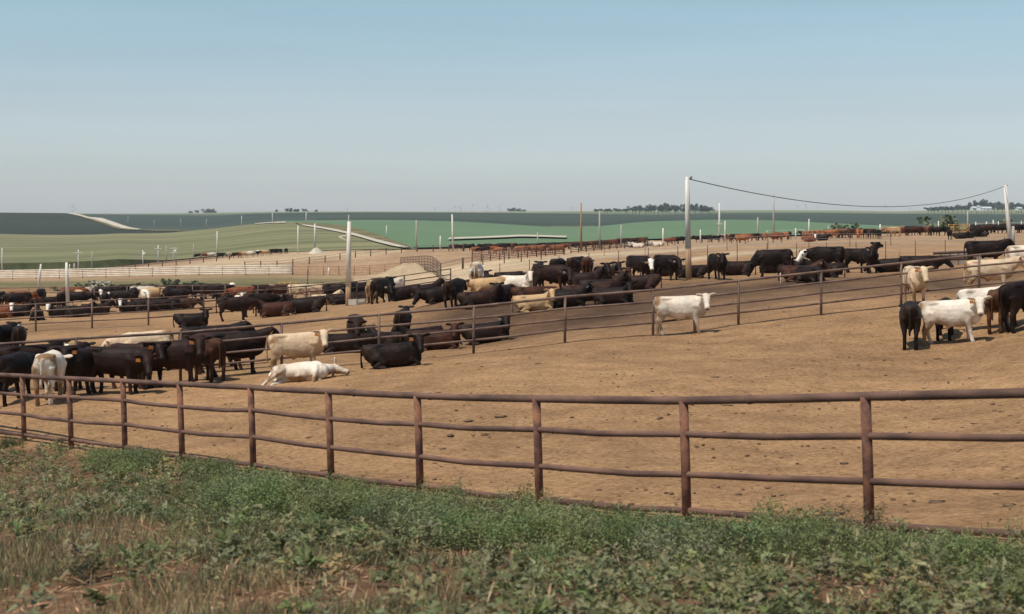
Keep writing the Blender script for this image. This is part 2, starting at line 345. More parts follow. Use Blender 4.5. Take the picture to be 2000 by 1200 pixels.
pale = Sheet(uw, prof([(-3000,424),(5000,424)], uw), np.full(321, 2560.), smooth(prof([(-3000,416),(-200,416),(0,416.5),(250,417.5),(400,416.3),(530,413.5),(700,413.2),(890,413.8),(1100,413),(1280,412),(1500,410.5),(1650,411.5),(1750,413.5),(1830,411),(1900,408),(2000,407),(2400,409),(5000,412)], uw), 3), np.full(321, 4200.))
pale.build('horizon_field', M['pale_crop'], 10)
# dark hill on the left, in front of the dark field
ul = np.linspace(-700, 470, 118)
l_cr = smooth(prof([(-700,413),(-200,415),(0,415.5),(120,416.5),(147,417),(176,425),(205,427.5),(236,438),(262,447),(300,450.5),(360,451),(385,455),(405,466),(430,482),(470,484)], ul), 1)
hill = Sheet(ul, np.full(118, 486.), np.full(118, 1010.), l_cr, np.interp(ul, [-700,0,147,262,370,470], [1900,1900,1850,1300,1150,1100])); hill.build('dark_hill', M['crop_left'], 14)

def ribbon(name, sheet, left, right, m, lift=.5, n=40, vert=False):
    """strip of road or grass laid on a sheet between two lines of the map"""
    l = np.array(left, float); r = np.array(right, float); V = []
    tl = np.linspace(0, 1, len(l)); tr = np.linspace(0, 1, len(r))
    for t in np.linspace(0, 1, n):
        V.append(sheet.uv(np.interp(t, tl, l[:, 0]), np.interp(t, tl, l[:, 1]), lift)); V.append(sheet.uv(np.interp(t, tr, r[:, 0]), np.interp(t, tr, r[:, 1]), lift))
    me = np_mesh(name, [tuple(p) for p in V], np.array([(2*i, 2*i+1, 2*i+3, 2*i+2) for i in range(n-1)]))
    return tag(link(name, me, m), kind='structure')
ribbon('gravel_road', hill, [(128,417.2),(150,421.5),(166,425.5),(186,430),(205,436),(222,442),(240,447),(268,449.6)], [(146,417.3),(160,421),(173,424.8),(200,427.3),(220,434),(238,440.5),(256,446),(276,449)], M['gravel'], .6)
ribbon('road_verge', hill, [(160,426),(180,431),(200,438),(215,444),(235,449),(265,451),(320,452.5),(380,452)], [(166,425.5),(186,430),(205,436),(222,442),(240,447),(268,449.8),(320,450.8),(375,451)], M['verge'], .6)
ribbon('field_road', corn, [(597,443.5),(625,448),(662,455.5),(700,465),(735,476),(768,484.5),(788,488.3)], [(583,439.5),(615,443),(655,450),(690,457.5),(735,470.5),(772,480.5),(800,487.6)], M['gravel'], .6)
ribbon('road_verge', corn, [(583,439.5),(615,443),(655,450),(690,457.5),(735,470.5),(772,480.5),(800,487.6)], [(575,436.5),(605,437),(640,439.5),(672,443.5),(707,450.5),(750,465.5),(803,486)], M['verge'], .62)
ribbon('field_margin', corn, [(498,439.5),(530,437.5),(558,437.2)], [(498,438.2),(530,435.3),(557,434.7)], M['gravel'], .6)
ribbon('terrace_strip', bean, [(874,474),(930,472),(980,470),(1015,468),(1050,468.5),(1106,470.5)], [(878,470.5),(930,468.5),(980,466),(1015,464),(1050,464.6),(1106,467)], M['gravel'], 1.2)
ribbon('terrace_strip', bean, [(1537,433),(1580,434),(1640,436.5)], [(1537,430.6),(1580,432),(1640,435.4)], M['gravel'], 1.2)
ribbon('terrace_strip', bean, [(1758,447),(1790,448.5),(1835,450)], [(1760,445),(1790,446.7),(1835,448.4)], M['gravel'], 1.2)
ribbon('field_margin', dark, [(1075,445.3),(1120,446),(1160,445)], [(1075,444),(1120,444.4),(1160,443.8)], M['verge'], 1.2)

# ------------------------------------------------------------------ fences
def fence(name, label, cat, base, Hh, rails, pr, rr, pm, rm, group=None, extra=.25, lean=(0, 0), sag=.02, post_step=1, post_top=0, top_r=None, n=10, joints=True):
    """base: ground points, one per post. posts and every rail are parts"""
    c = base[len(base)//2]; root = empty(name, c, label, cat, group); r_ = random.Random(len(base)*13+int(c.y*7))
    B = [p-c for p in base]
    tops = []
    for i, p in enumerate(B):
        ln = Vector((lean[0]+r_.uniform(-.012, .012), lean[1]+r_.uniform(-.012, .012), 0))
        tops.append(ln)
        if i % post_step == 0:
            MB().tube([p-Vector((0, 0, extra)), p+ln*.5+Vector((0, 0, Hh*.5)), p+ln+Vector((0, 0, Hh+post_top))], [pr*1.04, pr, pr], n).build('post', pm, root)
    for k, hh in enumerate(rails):
        pts = []
        for i in range(len(B)):
            q = B[i]+tops[i]*(hh/Hh)+Vector((0, 0, hh+r_.uniform(-sag, sag)*(0 if k == 0 else 1)))
            if i:
                a = pts[-1]; mid = r_.uniform(.3, .7)
                pts.append(a.lerp(q, mid)+Vector((0, 0, -r_.uniform(0, sag)*(.4 if k == 0 else 1))))
            pts.append(q)
        rad = top_r if (k == 0 and top_r) else rr
        mb = MB().tube(pts, rad, n)
        if joints:
            for i in range(len(B)-1):
                if r_.random() < .55:
                    t = r_.uniform(.2, .8); a, b = pts[2*i], pts[2*i+1]; q = a.lerp(b, t); dd = (b-a).normalized()
                    mb.tube([q-dd*.035, q-dd*.012, q+dd*.012, q+dd*.035], [rad*1.02, rad*1.16, rad*1.16, rad*1.02], n)
        mb.build('rail', rm, root)
    return root
# front fence
fb = [gp(u, d=F/s) for u, v, s in sorted(CP[:12], key=lambda c: c[0])]
fb = [fb[0]+(fb[0]-fb[1])*1.0] + fb + [fb[-1]+(fb[-1]-fb[-2])]
for p in (fb[0], fb[-1]): p.z = float(zxy(p.x, p.y))
fence('pipe_fence', 'rusty four-rail pipe fence running along the weeds in the foreground', 'fence', fb, 1.5, [1.5, 1.08, .62, .17], .056, .039, M['rust_post'], M['rust_rail'], lean=(-.055, .0), sag=.03, top_r=.05, n=14)
# fence across the middle pen
mb_ = []
for i in range(-2, 13):
    d = F/(65.5/(1+.0181*i)); u = 1000+(-852+192.9*i)/(1+.0181*i); mb_.append(gp(u, d=d))
fence('pipe_fence', 'brown pipe fence across the middle pen behind the standing white steers', 'fence', mb_, 1.5, [1.5, 1.12, .77, .43], .045, .036, M['brown_pipe'], M['brown_pipe'], sag=.015, top_r=.043)
# third fence
t3 = []
for u, d in ((-150,83.4),(-40,83.3),(70,83.3),(180,83.5),(290,84.5),(398,87),(500,91),(598,97),(697,101),(790,104),(880,107)): t3.append(gp(u, d=d))
fence('pipe_fence', 'brown pipe fence behind the black cattle lying at the left of the bare mound', 'fence', t3, 1.5, [1.5, 1.12, .77, .43], .05, .035, M['brown_pipe'], M['brown_pipe'], sag=.015)
f4 = [gp(u, d=128-(u+200)*.008) for u in range(-200, 660, 64)]
fence('pipe_fence', 'thin pipe fence in the far left pen between the lying cattle and the yard', 'fence', f4, 1.45, [1.45, 1.0, .55], .045, .03, M['brown_pipe'], M['brown_pipe'], n=6, joints=False)
# wire fence behind the middle herd
f5 = [gp(u, d=103+(u-880)*.002) for u in range(860, 2140, 58)]
fence('wire_fence', 'thin wire fence on steel stakes behind the middle herd on the rise', 'fence', f5, 1.35, [1.28, .95, .6, .3], .028, .010, M['dark_post'], M['galv'], n=5, joints=False)
f6 = [gp(u, v) for u, v in ((1180,500),(1260,497),(1340,494),(1420,490),(1500,487),(1580,484),(1660,482),(1740,480))]
fence('wire_fence', 'faint wire fence crossing the tan slope below the far red cattle', 'fence', f6, 1.3, [1.25, .8, .4], .03, .012, M['dark_post'], M['galv'], n=5, joints=False)
# white rail fence at the far left
f7 = [gp(-66+45.5*i, d=262-(i*.8)) for i in range(15)]
fence('rail_fence', 'long white rail fence with dark posts beyond the far left pen', 'fence', f7, 1.55, [1.5, 1.2, .9, .6, .3], .08, .10, M['dark_post'], M['white_pipe'], n=6, joints=False)
last = f7[-1]
f8 = [gp(572+30*i, d=250-i*1.5) for i in range(8)]
fence('rail_fence', 'orange-brown panel fence between the white fence and the curved panels', 'fence', f8, 1.5, [1.45, 1.2, .95, .7, .45, .2], .07, .06, M['brown_pipe'], M['orange_pipe'], n=6, joints=False)
# curved panels over the mound
cu = [(782,247),(790,245),(799,241),(808,236),(817,229),(826,222),(835,215),(844,207),(852,199),(860,191)]
f9 = [gp(u, d=d)+Vector((0, 0, .5)) for u, d in cu]; fine = []
for a, b in zip(f9, f9[1:]): fine += [a, a.lerp(b, .33), a.lerp(b, .67)]
fence('panel_fence', 'dark barred livestock panels curving down the sand mound', 'fence', fine+[f9[-1]], 1.7, [1.7, 1.3, .9, .5, .1], .045, .04, M['dark_post'], M['dark_post'], n=5, joints=False, extra=.8)
# red pens beyond the rise
f10 = [gp(u, v) for u, v in zip(range(922, 1110, 18), np.linspace(513, 498, 11))]
fence('rail_fence', 'rusty red rail pen fence below the far herd left of the wooden pole', 'fence', f10, 1.55, [1.5, 1.25, 1.0, .75, .5, .25], .08, .055, M['dark_post'], M['red_pipe'], n=5, joints=False)
f11 = [gp(u, v) for u, v in zip(range(1115, 1275, 15), np.linspace(495, 481.5, 11))]
fence('rail_fence', 'rusty red rail pen fence right of the brown wooden pole', 'fence', f11, 1.6, [1.55, 1.3, 1.0, .75, .5, .25], .08, .055, M['dark_post'], M['red_pipe'], n=5, joints=False)
f12 = [gp(u, v) for u, v in zip(range(1568, 1776, 19), np.linspace(468, 463, 11))]
fence('rail_fence', 'pale tan rail fence in front of the far red cattle on the right', 'fence', f12, 1.35, [1.3, .9, .5, .15], .055, .045, M['orange_pipe'], M['orange_pipe'], n=5, joints=False)
f13 = [gp(u, v) for u, v in ((1853,460),(1863,460),(1873,459.6),(1883,459.4),(1893,459))]
fence('livestock_gate', 'yellow-orange barred gate panel between black cattle at the far right', 'gate', f13, 1.7, [1.65, 1.4, 1.15, .9, .65, .4, .15], .06, .05, M['yellow_pipe'], M['yellow_pipe'], n=5, joints=False)
f14 = [gp(u, d=133) for u in (545, 556, 567, 578)]
fence('livestock_gate', 'orange tube gate behind the black cattle at the left of the white pole', 'gate', f14, 1.5, [1.45, 1.15, .85, .55, .25], .05, .04, M['yellow_pipe'], M['yellow_pipe'], n=5, joints=False)
f15 = [gp(u, v) for u, v in ((240,529),(264,526),(290,523),(317,520.5),(344,518),(371,516),(397,513),(423,511),(448,508))]
fence('wire_fence', 'wire fence on dark posts along the brown slope below the corn hill', 'fence', f15, 1.3, [1.2, .7], .11, .03, M['dark_post'], M['dark_post'], n=5, joints=False)
f16 = [gp(u, v) for u, v in ((478,526),(509,525),(541,524),(572,521),(604,517),(635,513),(664,508.5),(694,504),(724,501),(754,497.5),(784,494),(815,492.5),(846,492),(877,491.5),(905,491.5))]
fence('wire_fence', 'wire fence on dark posts climbing the tan yard towards the gravel pile', 'fence', f16, 1.4, [1.3, .8], .11, .03, M['dark_post'], M['dark_post'], n=5, joints=False)
f17 = [gp(u, v) for u, v in ((861,538),(903,527),(905,526),(943,520),(985,515),(1018,512),(1057,508))]
fence('wire_fence', 'wire fence on dark posts crossing the pale sand above the white steer', 'fence', f17, 1.5, [1.4, .9], .07, .02, M['dark_post'], M['dark_post'], n=5, joints=False)
f18 = [gp(u, v) for u, v in ((1906,455),(1927,454.5),(1950,454),(1972,453),(1995,452.5),(2020,452))]
fence('rail_fence', 'grey rail fence behind the black cattle at the right edge', 'fence', f18, 1.9, [1.6, 1.1, .6], .09, .05, M['pale_wood'], M['grey_wood'], n=5, joints=False)
f19 = [gp(u, v) for u, v in ((1498,462),(1512,461.5),(1526,461),(1540,460.5),(1554,460),(1570,459.6))]
fence('rail_fence', 'short white pipe fence behind the far brown cattle', 'fence', f19, 1.7, [1.65, 1.0], .07, .06, M['white_pipe'], M['white_pipe'], n=5, joints=False)

# ------------------------------------------------------------------ poles
def pole(u, vt, vb=None, d=None, r=.13, m='pale_wood', label='', group=None, arms=(), lean=0, trans=False, foot=None, name='utility_pole', cat='pole', sheet=None):
    p = sheet.uv(u, vb) if sheet else gp(u, vb, d)
    hh = p.z*-1 - (vt-H)/F*p.y
    root = empty(name, p, label, cat, group)
    lx = lean/F*p.y
    def at(z): return Vector((lx*z/hh, 0, z))
    MB().tube([at(-.6) if not foot else at(foot*hh), at(hh*.5) if not foot else at(hh*.7), at(hh)], [r*1.15, r, r*.75], 8).build('shaft', M[m], root)
    if foot: MB().tube([at(-.6), at(foot*hh*.5), at(foot*hh)], [r*1.25, r*1.2, r*1.15], 8).build('base', M['brown_wood'], root)
    for z, wd in arms:
        q = at(hh*z)
        MB().box(q+Vector((0, -r*1.3, 0)), wd, .12, .16).build('crossarm', M['pale_wood'], root, False)
        for s in (-.45, 0, .45): MB().tube([q+Vector((s*wd, -r*1.3, .08)), q+Vector((s*wd, -r*1.3, .3))], [.05, .04], 6).build('insulator', M['galv'], root)
    if trans:
        q = at(hh*.62)+Vector((.45, 0, 0)); MB().tube([q, q+Vector((0, 0, .9))], .3, 10).build('transformer', M['white_pipe'], root)
    return root, p, hh, at
root, p, hh, at_ = pole(680, 433, d=99, r=.15, m='white_pipe', foot=.22, lean=2, label='tall white pole with a triangular bracket beside the bald-faced cattle')
q = at_(hh*.84); r_ = at_(hh*.76)
MB().tube([q, q+Vector((-.66, 0, -.12))], .035, 6).build('bracket', M['white_pipe'], root)
MB().tube([r_, q+Vector((-.66, 0, -.12))], .035, 6).build('bracket', M['white_pipe'], root)
A, pa, ha, ata = pole(1345, 346, d=78.5, r=.13, foot=.30, lean=-3, label='tall pale pole carrying the cable in the middle of the herd')
B, pb, hb, atb = pole(1974, 362, d=150, r=.22, lean=-11, label='leaning pale pole at the right edge holding the end of the cable')
cs = empty('power_cable', pa+Vector((0, 0, ha)), 'black cable sagging between the two pale poles against the sky', 'cable')
for rt_, h_, at2 in ((A, ha, ata), (B, hb, atb)):
    MB().tube([at2(h_*.985)+Vector((-.12, 0, 0)), at2(h_*.985)+Vector((.24, 0, 0))], .03, 6).build('pin', M['galv'], rt_)
    MB().tube([at2(h_*.985)+Vector((.2, 0, .02)), at2(h_*.985)+Vector((.2, 0, .09)), at2(h_*.985)+Vector((.2, 0, .15))], [.05, .07, .04], 8).build('insulator', M['galv'], rt_)
e0 = pa+ata(ha*.985); e1 = pb+atb(hb*.985); pts = []
for i in range(41):
    t = i/40; q = e0.lerp(e1, t); u_, v_ = 1000+F*q.x/q.y, H-F*q.z/q.y
    pts.append(q+Vector((0, 0, -1.72*4*t*(1-t)))-(pa+Vector((0, 0, ha))))
MB().tube(pts, .024, 6).build('wire', M['cable'], cs)
pole(1979, 442, d=152, r=.16, m='grey_wood', label='short wooden stub post beside the leaning pole', name='wooden_post', cat='post')
pole(133, 513, d=104, r=.115, foot=.15, lean=-3, label='white wooden pole standing among the black cattle at the left')
pole(73, 516, d=143, r=.11, lean=7, foot=.2, label='leaning white pole behind the cattle at the far left')
pole(1135, 397, d=262, r=.17, m='brown_wood', label='brown wooden pole at the red pens')
pole(1171, 412, d=270, r=.15, m='grey_wood', label='grey utility pole just right of the brown wooden pole')
pole(885, 419, d=335, r=.20, label='white pole at the left end of the pale terrace strip', lean=-2)
gpl = 'poles along the far yard'
FP = [(813,430,'thin grey pole between the gravel road and the bean field',360),(860,461,'short pale pole standing in front of the bean field',360),(582,441,'pale pole on the corn hill left of the gravel pile',375),(424,452,'pale pole above the far left cattle row',410),
 (1213,440,'thin pole right of the red pens',265),(1295,446,'white pole at the right end of the red pens',250),(1368,449,'short white pole right of the tall cable pole',280),(1416,432,'thin pale pole right of the cross-shaped pole',290),
 (1511,378,'tall thin pole rising above the horizon under the cable',300),(1480,425,'thin brown pole left of the tall thin pole',300),(1580,428,'white pole right of the tall thin pole under the cable',290),(1554,446,'short pole behind the white pipe fence',290),
 (1719,438,'short white post behind the far red cattle',300),(1618,441,'thin pole left of the round bush',290),(1890,412,'thin grey pole in front of the farm buildings',280),(1833,432,'white post in front of the dark bush',280),(1940,430,'white post behind the black cattle at the far right',270),(1926,437,'short white post beside the yellow gate',270),(1050,454,'thin red-brown marker pole in the bean field',380),
 (378,477,'thin pole left of the far cattle row',430),(180,491,'bare pole right of the crossarm pole by the corn',440),(325,481,'thin pole between two crossarm poles below the corn hill',440),(4,485,'pale pole at the left edge of the corn',450),(136,516,'short pole beside the white cattle-yard pole',450),(145,515,'white hydrant-like post near the corn edge',450)]
for u, vt, lb, d in FP: pole(u, vt, d=d, r=.13 if d < 300 else .17, label=lb, m='pale_wood' if 'white' in lb or 'pale' in lb else 'grey_wood')
pole(1405, 397, d=290, r=.17, arms=[(.47, 1.0)], label='cross-shaped white pole in front of the bean field')
pole(153, 488, d=440, r=.17, arms=[(.86, 2.2)], label='crossarm utility pole at the corn edge on the far left')
pole(279, 489, d=440, r=.17, trans=True, label='utility pole with a white transformer below the corn hill')
pole(309, 479, d=440, r=.17, arms=[(.8, 2.2)], label='single-crossarm pole between the transformer poles')
pole(340, 484, d=440, r=.17, arms=[(.95, 2.4), (.62, 2.0)], trans=True, label='double-crossarm pole with transformer above the brown slope')
for u, vt, vb, lb, s in ((615,437,487,'pale pole rising from the gravel pile',corn),(598,415,440,'thin pole at the top of the gravel road',corn),(532,416,437,'thin pole on the crest of the corn hill',corn),(472,422,442,'thin pole on the corn hill crest left of the field margin',corn),(755,441,468,'thin pole beside the gravel road verge',bean),
 (403,427,449,'grey pole at the foot of the dark far field',corn),(353,427,451,'grey pole left of the corn hill crest',hill),(301,430,450,'grey pole at the bend of the far road',hill),(250,421,443,'grey pole right of the far gravel road',hill),(207,412,428,'grey pole near the top of the far gravel road',hill),(681,420,446,'thin pole seen just above the white bracket pole',bean)):
    pole(u, vt, vb, r=.22, m='grey_wood' if 'grey' in lb else 'pale_wood', label=lb, sheet=s)
pole(1757, 487, d=99, r=.06, m='brown_wood', label='wooden corner post of the wire fence behind the lying black steers', name='wooden_post', cat='post')
pole(1423, 533, d=88, r=.03, m='pale_wood', label='thin white stake behind the black cattle on the rise', name='stake', cat='stake')
pole(601, 527, d=150, r=.05, m='dark_post', label='dark steel stake in front of the orange panel fence', name='stake', cat='stake')
pole(642, 523, d=245, r=.14, m='white_pipe', label='white gate post in the orange panel fence', name='gate_post', cat='post')
pole(1524.5, 533, d=70, r=.018, m='white_pipe', label='short white stake at the edge of the lying black cattle', name='stake', cat='stake')

# gravel pile, feed bunks, sheds of the yard
def mound(name, u, d, rx, ry, h, m, label=None, cat=None, kind=None, n=28, seed=1):
    c = gp(u, d=d); r2 = np.random.default_rng(seed); V = []; 
    for j in range(13):
        t = j/12
        for i in range(n):
            a = 2*math.pi*i/n; rr = t*(1+.12*math.sin(3*a+seed)+.06*math.sin(7*a))
            V.append((rx*rr*math.cos(a), ry*rr*math.sin(a), h*(math.cos(min(t, 1)*math.pi)*.5+.5)*(1+.06*r2.normal())-.4*t))
    Fc = np.array([(j*n+i, j*n+(i+1) % n, (j+1)*n+(i+1) % n, (j+1)*n+i) for j in range(12) for i in range(n)])
    o = link(name, np_mesh(name, V, Fc[:, ::-1]), m, loc=c); return tag(o, label, cat, kind=kind)
mound('gravel_pile', 617, 365, 2.6, 2.6, 1.35, M['gravel'], 'pale conical gravel pile below the corn hill', 'gravel pile')
M['sand'] = mat('sand', (.43, .33, .21), .95, .1, scale=.8, col2=(.34, .25, .16), bump=.5, bscale=4)
mound('sand_mound', 802, 222, 5.5, 6, 1.5, M['sand'], 'smooth sand mound under the curved livestock panels', 'sand mound', seed=4)
mound('dirt_heap', 1122, 250, 2.2, 2, .7, M['sand'], 'small pale dirt heap beside the red pens', 'dirt heap', seed=6)
def bunk(u0, v0, u1, v1, label, wd=.9, hgt=.55, m='concrete', d0=None, d1=None):
    a, b = gp(u0, v0, d0), gp(u1, v1, d1); t = b-a; ln = t.length; rz = math.atan2(t.y, t.x); c = (a+b)/2
    root = empty('feed_bunk', c, label, 'feed bunk', 'concrete feed bunks', rz)
    s = t.z/ln
    for y in (-wd/2, wd/2):
        mb = MB(); 
        for k in range(12): mb.box(((k+.5)*ln/12-ln/2, y, ((k+.5)/12-.5)*t.z+hgt/2), ln/12-.01, .13, hgt)
        mb.build('side_wall', M[m], root, False)
    mb = MB()
    for k in range(12): mb.box(((k+.5)*ln/12-ln/2, 0, ((k+.5)/12-.5)*t.z+.1), ln/12-.01, wd-.14, .16)
    mb.build('trough_floor', M[m], root, False)
    return root
bunk(1832, None, 1908, None, 'pale concrete feed bunk right of the lying black steers', d0=90, d1=91, wd=1.6)
bunk(1225, None, 1275, None, 'pale concrete bunk at the end of the red pens', d0=255, d1=262)
bunk(690, None, 706, None, 'white concrete bunk end beside the tall bracket pole', d0=99, d1=98, wd=.6, hgt=.38)
fw = [gp(u, d=88) for u in (1822, 1838, 1855, 1872, 1890, 1906)]
fence('board_fence', 'low brown board fence in front of the pale concrete feed bunk', 'fence', fw, .8, [.75, .55, .35], .04, .09, M['brown_wood'], M['dark_post'], n=6, joints=False)

# ------------------------------------------------------------------ cattle
def coat_mat():
    m = bpy.data.materials.new('cattle_coat'); m.use_nodes = True; t = m.node_tree; N = t.nodes; L = t.links
    p = N['Principled BSDF']; p.inputs['Roughness'].default_value = .6; p.inputs['Specular IOR Level'].default_value = .14
    oi = N.new('ShaderNodeObjectInfo'); mk = N.new('ShaderNodeAttribute'); mk.attribute_name = 'mask'
    sp = N.new('ShaderNodeSeparateColor'); L.new(mk.outputs['Color'], sp.inputs[0])
    tc = N.new('ShaderNodeTexCoord'); ad = N.new('ShaderNodeVectorMath'); ad.operation = 'ADD'
    rs = N.new('ShaderNodeMath'); rs.operation = 'MULTIPLY'; rs.inputs[1].default_value = 50; L.new(oi.outputs['Random'], rs.inputs[0])
    L.new(tc.outputs['Object'], ad.inputs[0]); L.new(rs.outputs[0], ad.inputs[1])
    def oattr(n):
        a = N.new('ShaderNodeAttribute'); a.attribute_type = 'OBJECT'; a.attribute_name = n; return a.outputs['Fac']
    def math_(op, a, b):
        x = N.new('ShaderNodeMath'); x.operation = op; x.use_clamp = True
        for i, q in enumerate((a, b)):
            if isinstance(q, (int, float)): x.inputs[i].default_value = q
            else: L.new(q, x.inputs[i])
        return x.outputs[0]
    def mixc(f, a, b, mode='MIX'):
        x = N.new('ShaderNodeMix'); x.data_type = 'RGBA'; x.blend_type = mode
        for k, q in (('Factor', f), ('A', a), ('B', b)):
            if isinstance(q, (int, float)): x.inputs[k].default_value = q
            elif isinstance(q, tuple): x.inputs[k].default_value = (*q, 1)
            else: L.new(q, x.inputs[k])
        return x.outputs['Result']
    def noise(s, d, lo, hi):
        n = N.new('ShaderNodeTexNoise'); n.inputs['Scale'].default_value = s; n.inputs['Detail'].default_value = d; L.new(ad.outputs[0], n.inputs['Vector'])
        r = N.new('ShaderNodeMapRange'); r.inputs[1].default_value = lo; r.inputs[2].default_value = hi; L.new(n.outputs['Fac'], r.inputs[0]); return r.outputs[0]
    n1 = noise(2.2, 5, .35, .7); n2 = noise(9, 5, .4, .7); n3 = noise(2.0, 6, .40, .56)
    c = oi.outputs['Color']
    c = mixc(math_('MULTIPLY', math_('MULTIPLY', n1, .75), oattr('sun_tint')), c, mixc(1.0, c, (3.0, 1.75, 1.3), 'MULTIPLY'))     # brown sunlit highlights painted into the hair colour, strongest on dark coats
    c = mixc(math_('MULTIPLY', n2, .35), c, mixc(1.0, c, (.62, .58, .56), 'MULTIPLY'))
    dirt = math_('MULTIPLY', math_('MULTIPLY', math_('ADD', sp.outputs[2], .22), n3), oattr('dirt'))
    c = mixc(dirt, c, (.25, .145, .07))                                                       # dried mud on flanks and legs
    c = mixc(math_('MULTIPLY', sp.outputs[0], oattr('face_white')), c, (.72, .66, .57))
    sx = N.new('ShaderNodeSeparateXYZ'); L.new(tc.outputs['Object'], sx.inputs[0])
    bw = math_('MULTIPLY', math_('MULTIPLY', math_('GREATER_THAN', math_('ADD', sx.outputs['Z'], math_('MULTIPLY', n2, .03)), 1.02), 1), oattr('back_white'))
    bw = math_('MULTIPLY', bw, mk.outputs['Alpha'])
    c = mixc(bw, c, (.75, .72, .66))
    c = mixc(sp.outputs[1], c, mixc(.35, (.028, .022, .02), mixc(1.0, oi.outputs['Color'], (.5, .38, .33), 'MULTIPLY')))
    L.new(c, p.inputs['Base Color'])
    b = N.new('ShaderNodeBump'); b.inputs['Strength'].default_value = .35; b.inputs['Distance'].default_value = .02
    L.new(noise(26, 5, 0, 1), b.inputs['Height'])
    b2 = N.new('ShaderNodeBump'); b2.inputs['Strength'].default_value = .20; b2.inputs['Distance'].default_value = .10      # the play of muscle and rib under the hide
    L.new(noise(4.2, 2, .2, .8), b2.inputs['Height']); L.new(b.outputs[0], b2.inputs['Normal']); L.new(b2.outputs[0], p.inputs['Normal'])
    return m
M['coat'] = coat_mat()
TR = [(-.90,1.15,.09,.10),(-.84,1.11,.22,.21),(-.66,1.035,.315,.275),(-.38,.98,.355,.28),(-.10,.935,.395,.32),(.20,.915,.415,.335),(.46,.925,.41,.305),(.66,.93,.37,.25),(.80,.92,.29,.19),(.88,.90,.15,.10)]
def loft(bm, rings):
    rs = [[bm.verts.new(p) for p in r] for r in rings]; n = len(rs[0])
    for a, b in zip(rs, rs[1:]):
        for k in range(n): bm.faces.new((a[k], a[(k+1) % n], b[(k+1) % n], b[k]))
    bm.faces.new(list(reversed(rs[0]))); bm.faces.new(rs[-1])
def ell(c, a, b, n=16, e=1.0):
    o = []
    for k in range(n):
        t = 2*math.pi*k/n; x, y = math.cos(t), math.sin(t)
        o.append(c + a*(math.copysign(abs(x)**e, x)) + b*(math.copysign(abs(y)**e, y)))
    return o
def limb(bm, pts, n=12, ref=Vector((0, 1, 0)), sq=1.0):
    P = [Vector(p[:3]) for p in pts]; rings = []
    for i, p in enumerate(P):
        t = (P[min(i+1, len(P)-1)]-P[max(i-1, 0)]).normalized(); s = (ref-t*ref.dot(t)).normalized(); o = t.cross(s)
        rad = pts[i][3]; rw = pts[i][4] if len(pts[i]) > 4 else rad
        rings.append(ell(p, s*rw, o*rad, n))
    loft(bm, rings)
_cache = {}
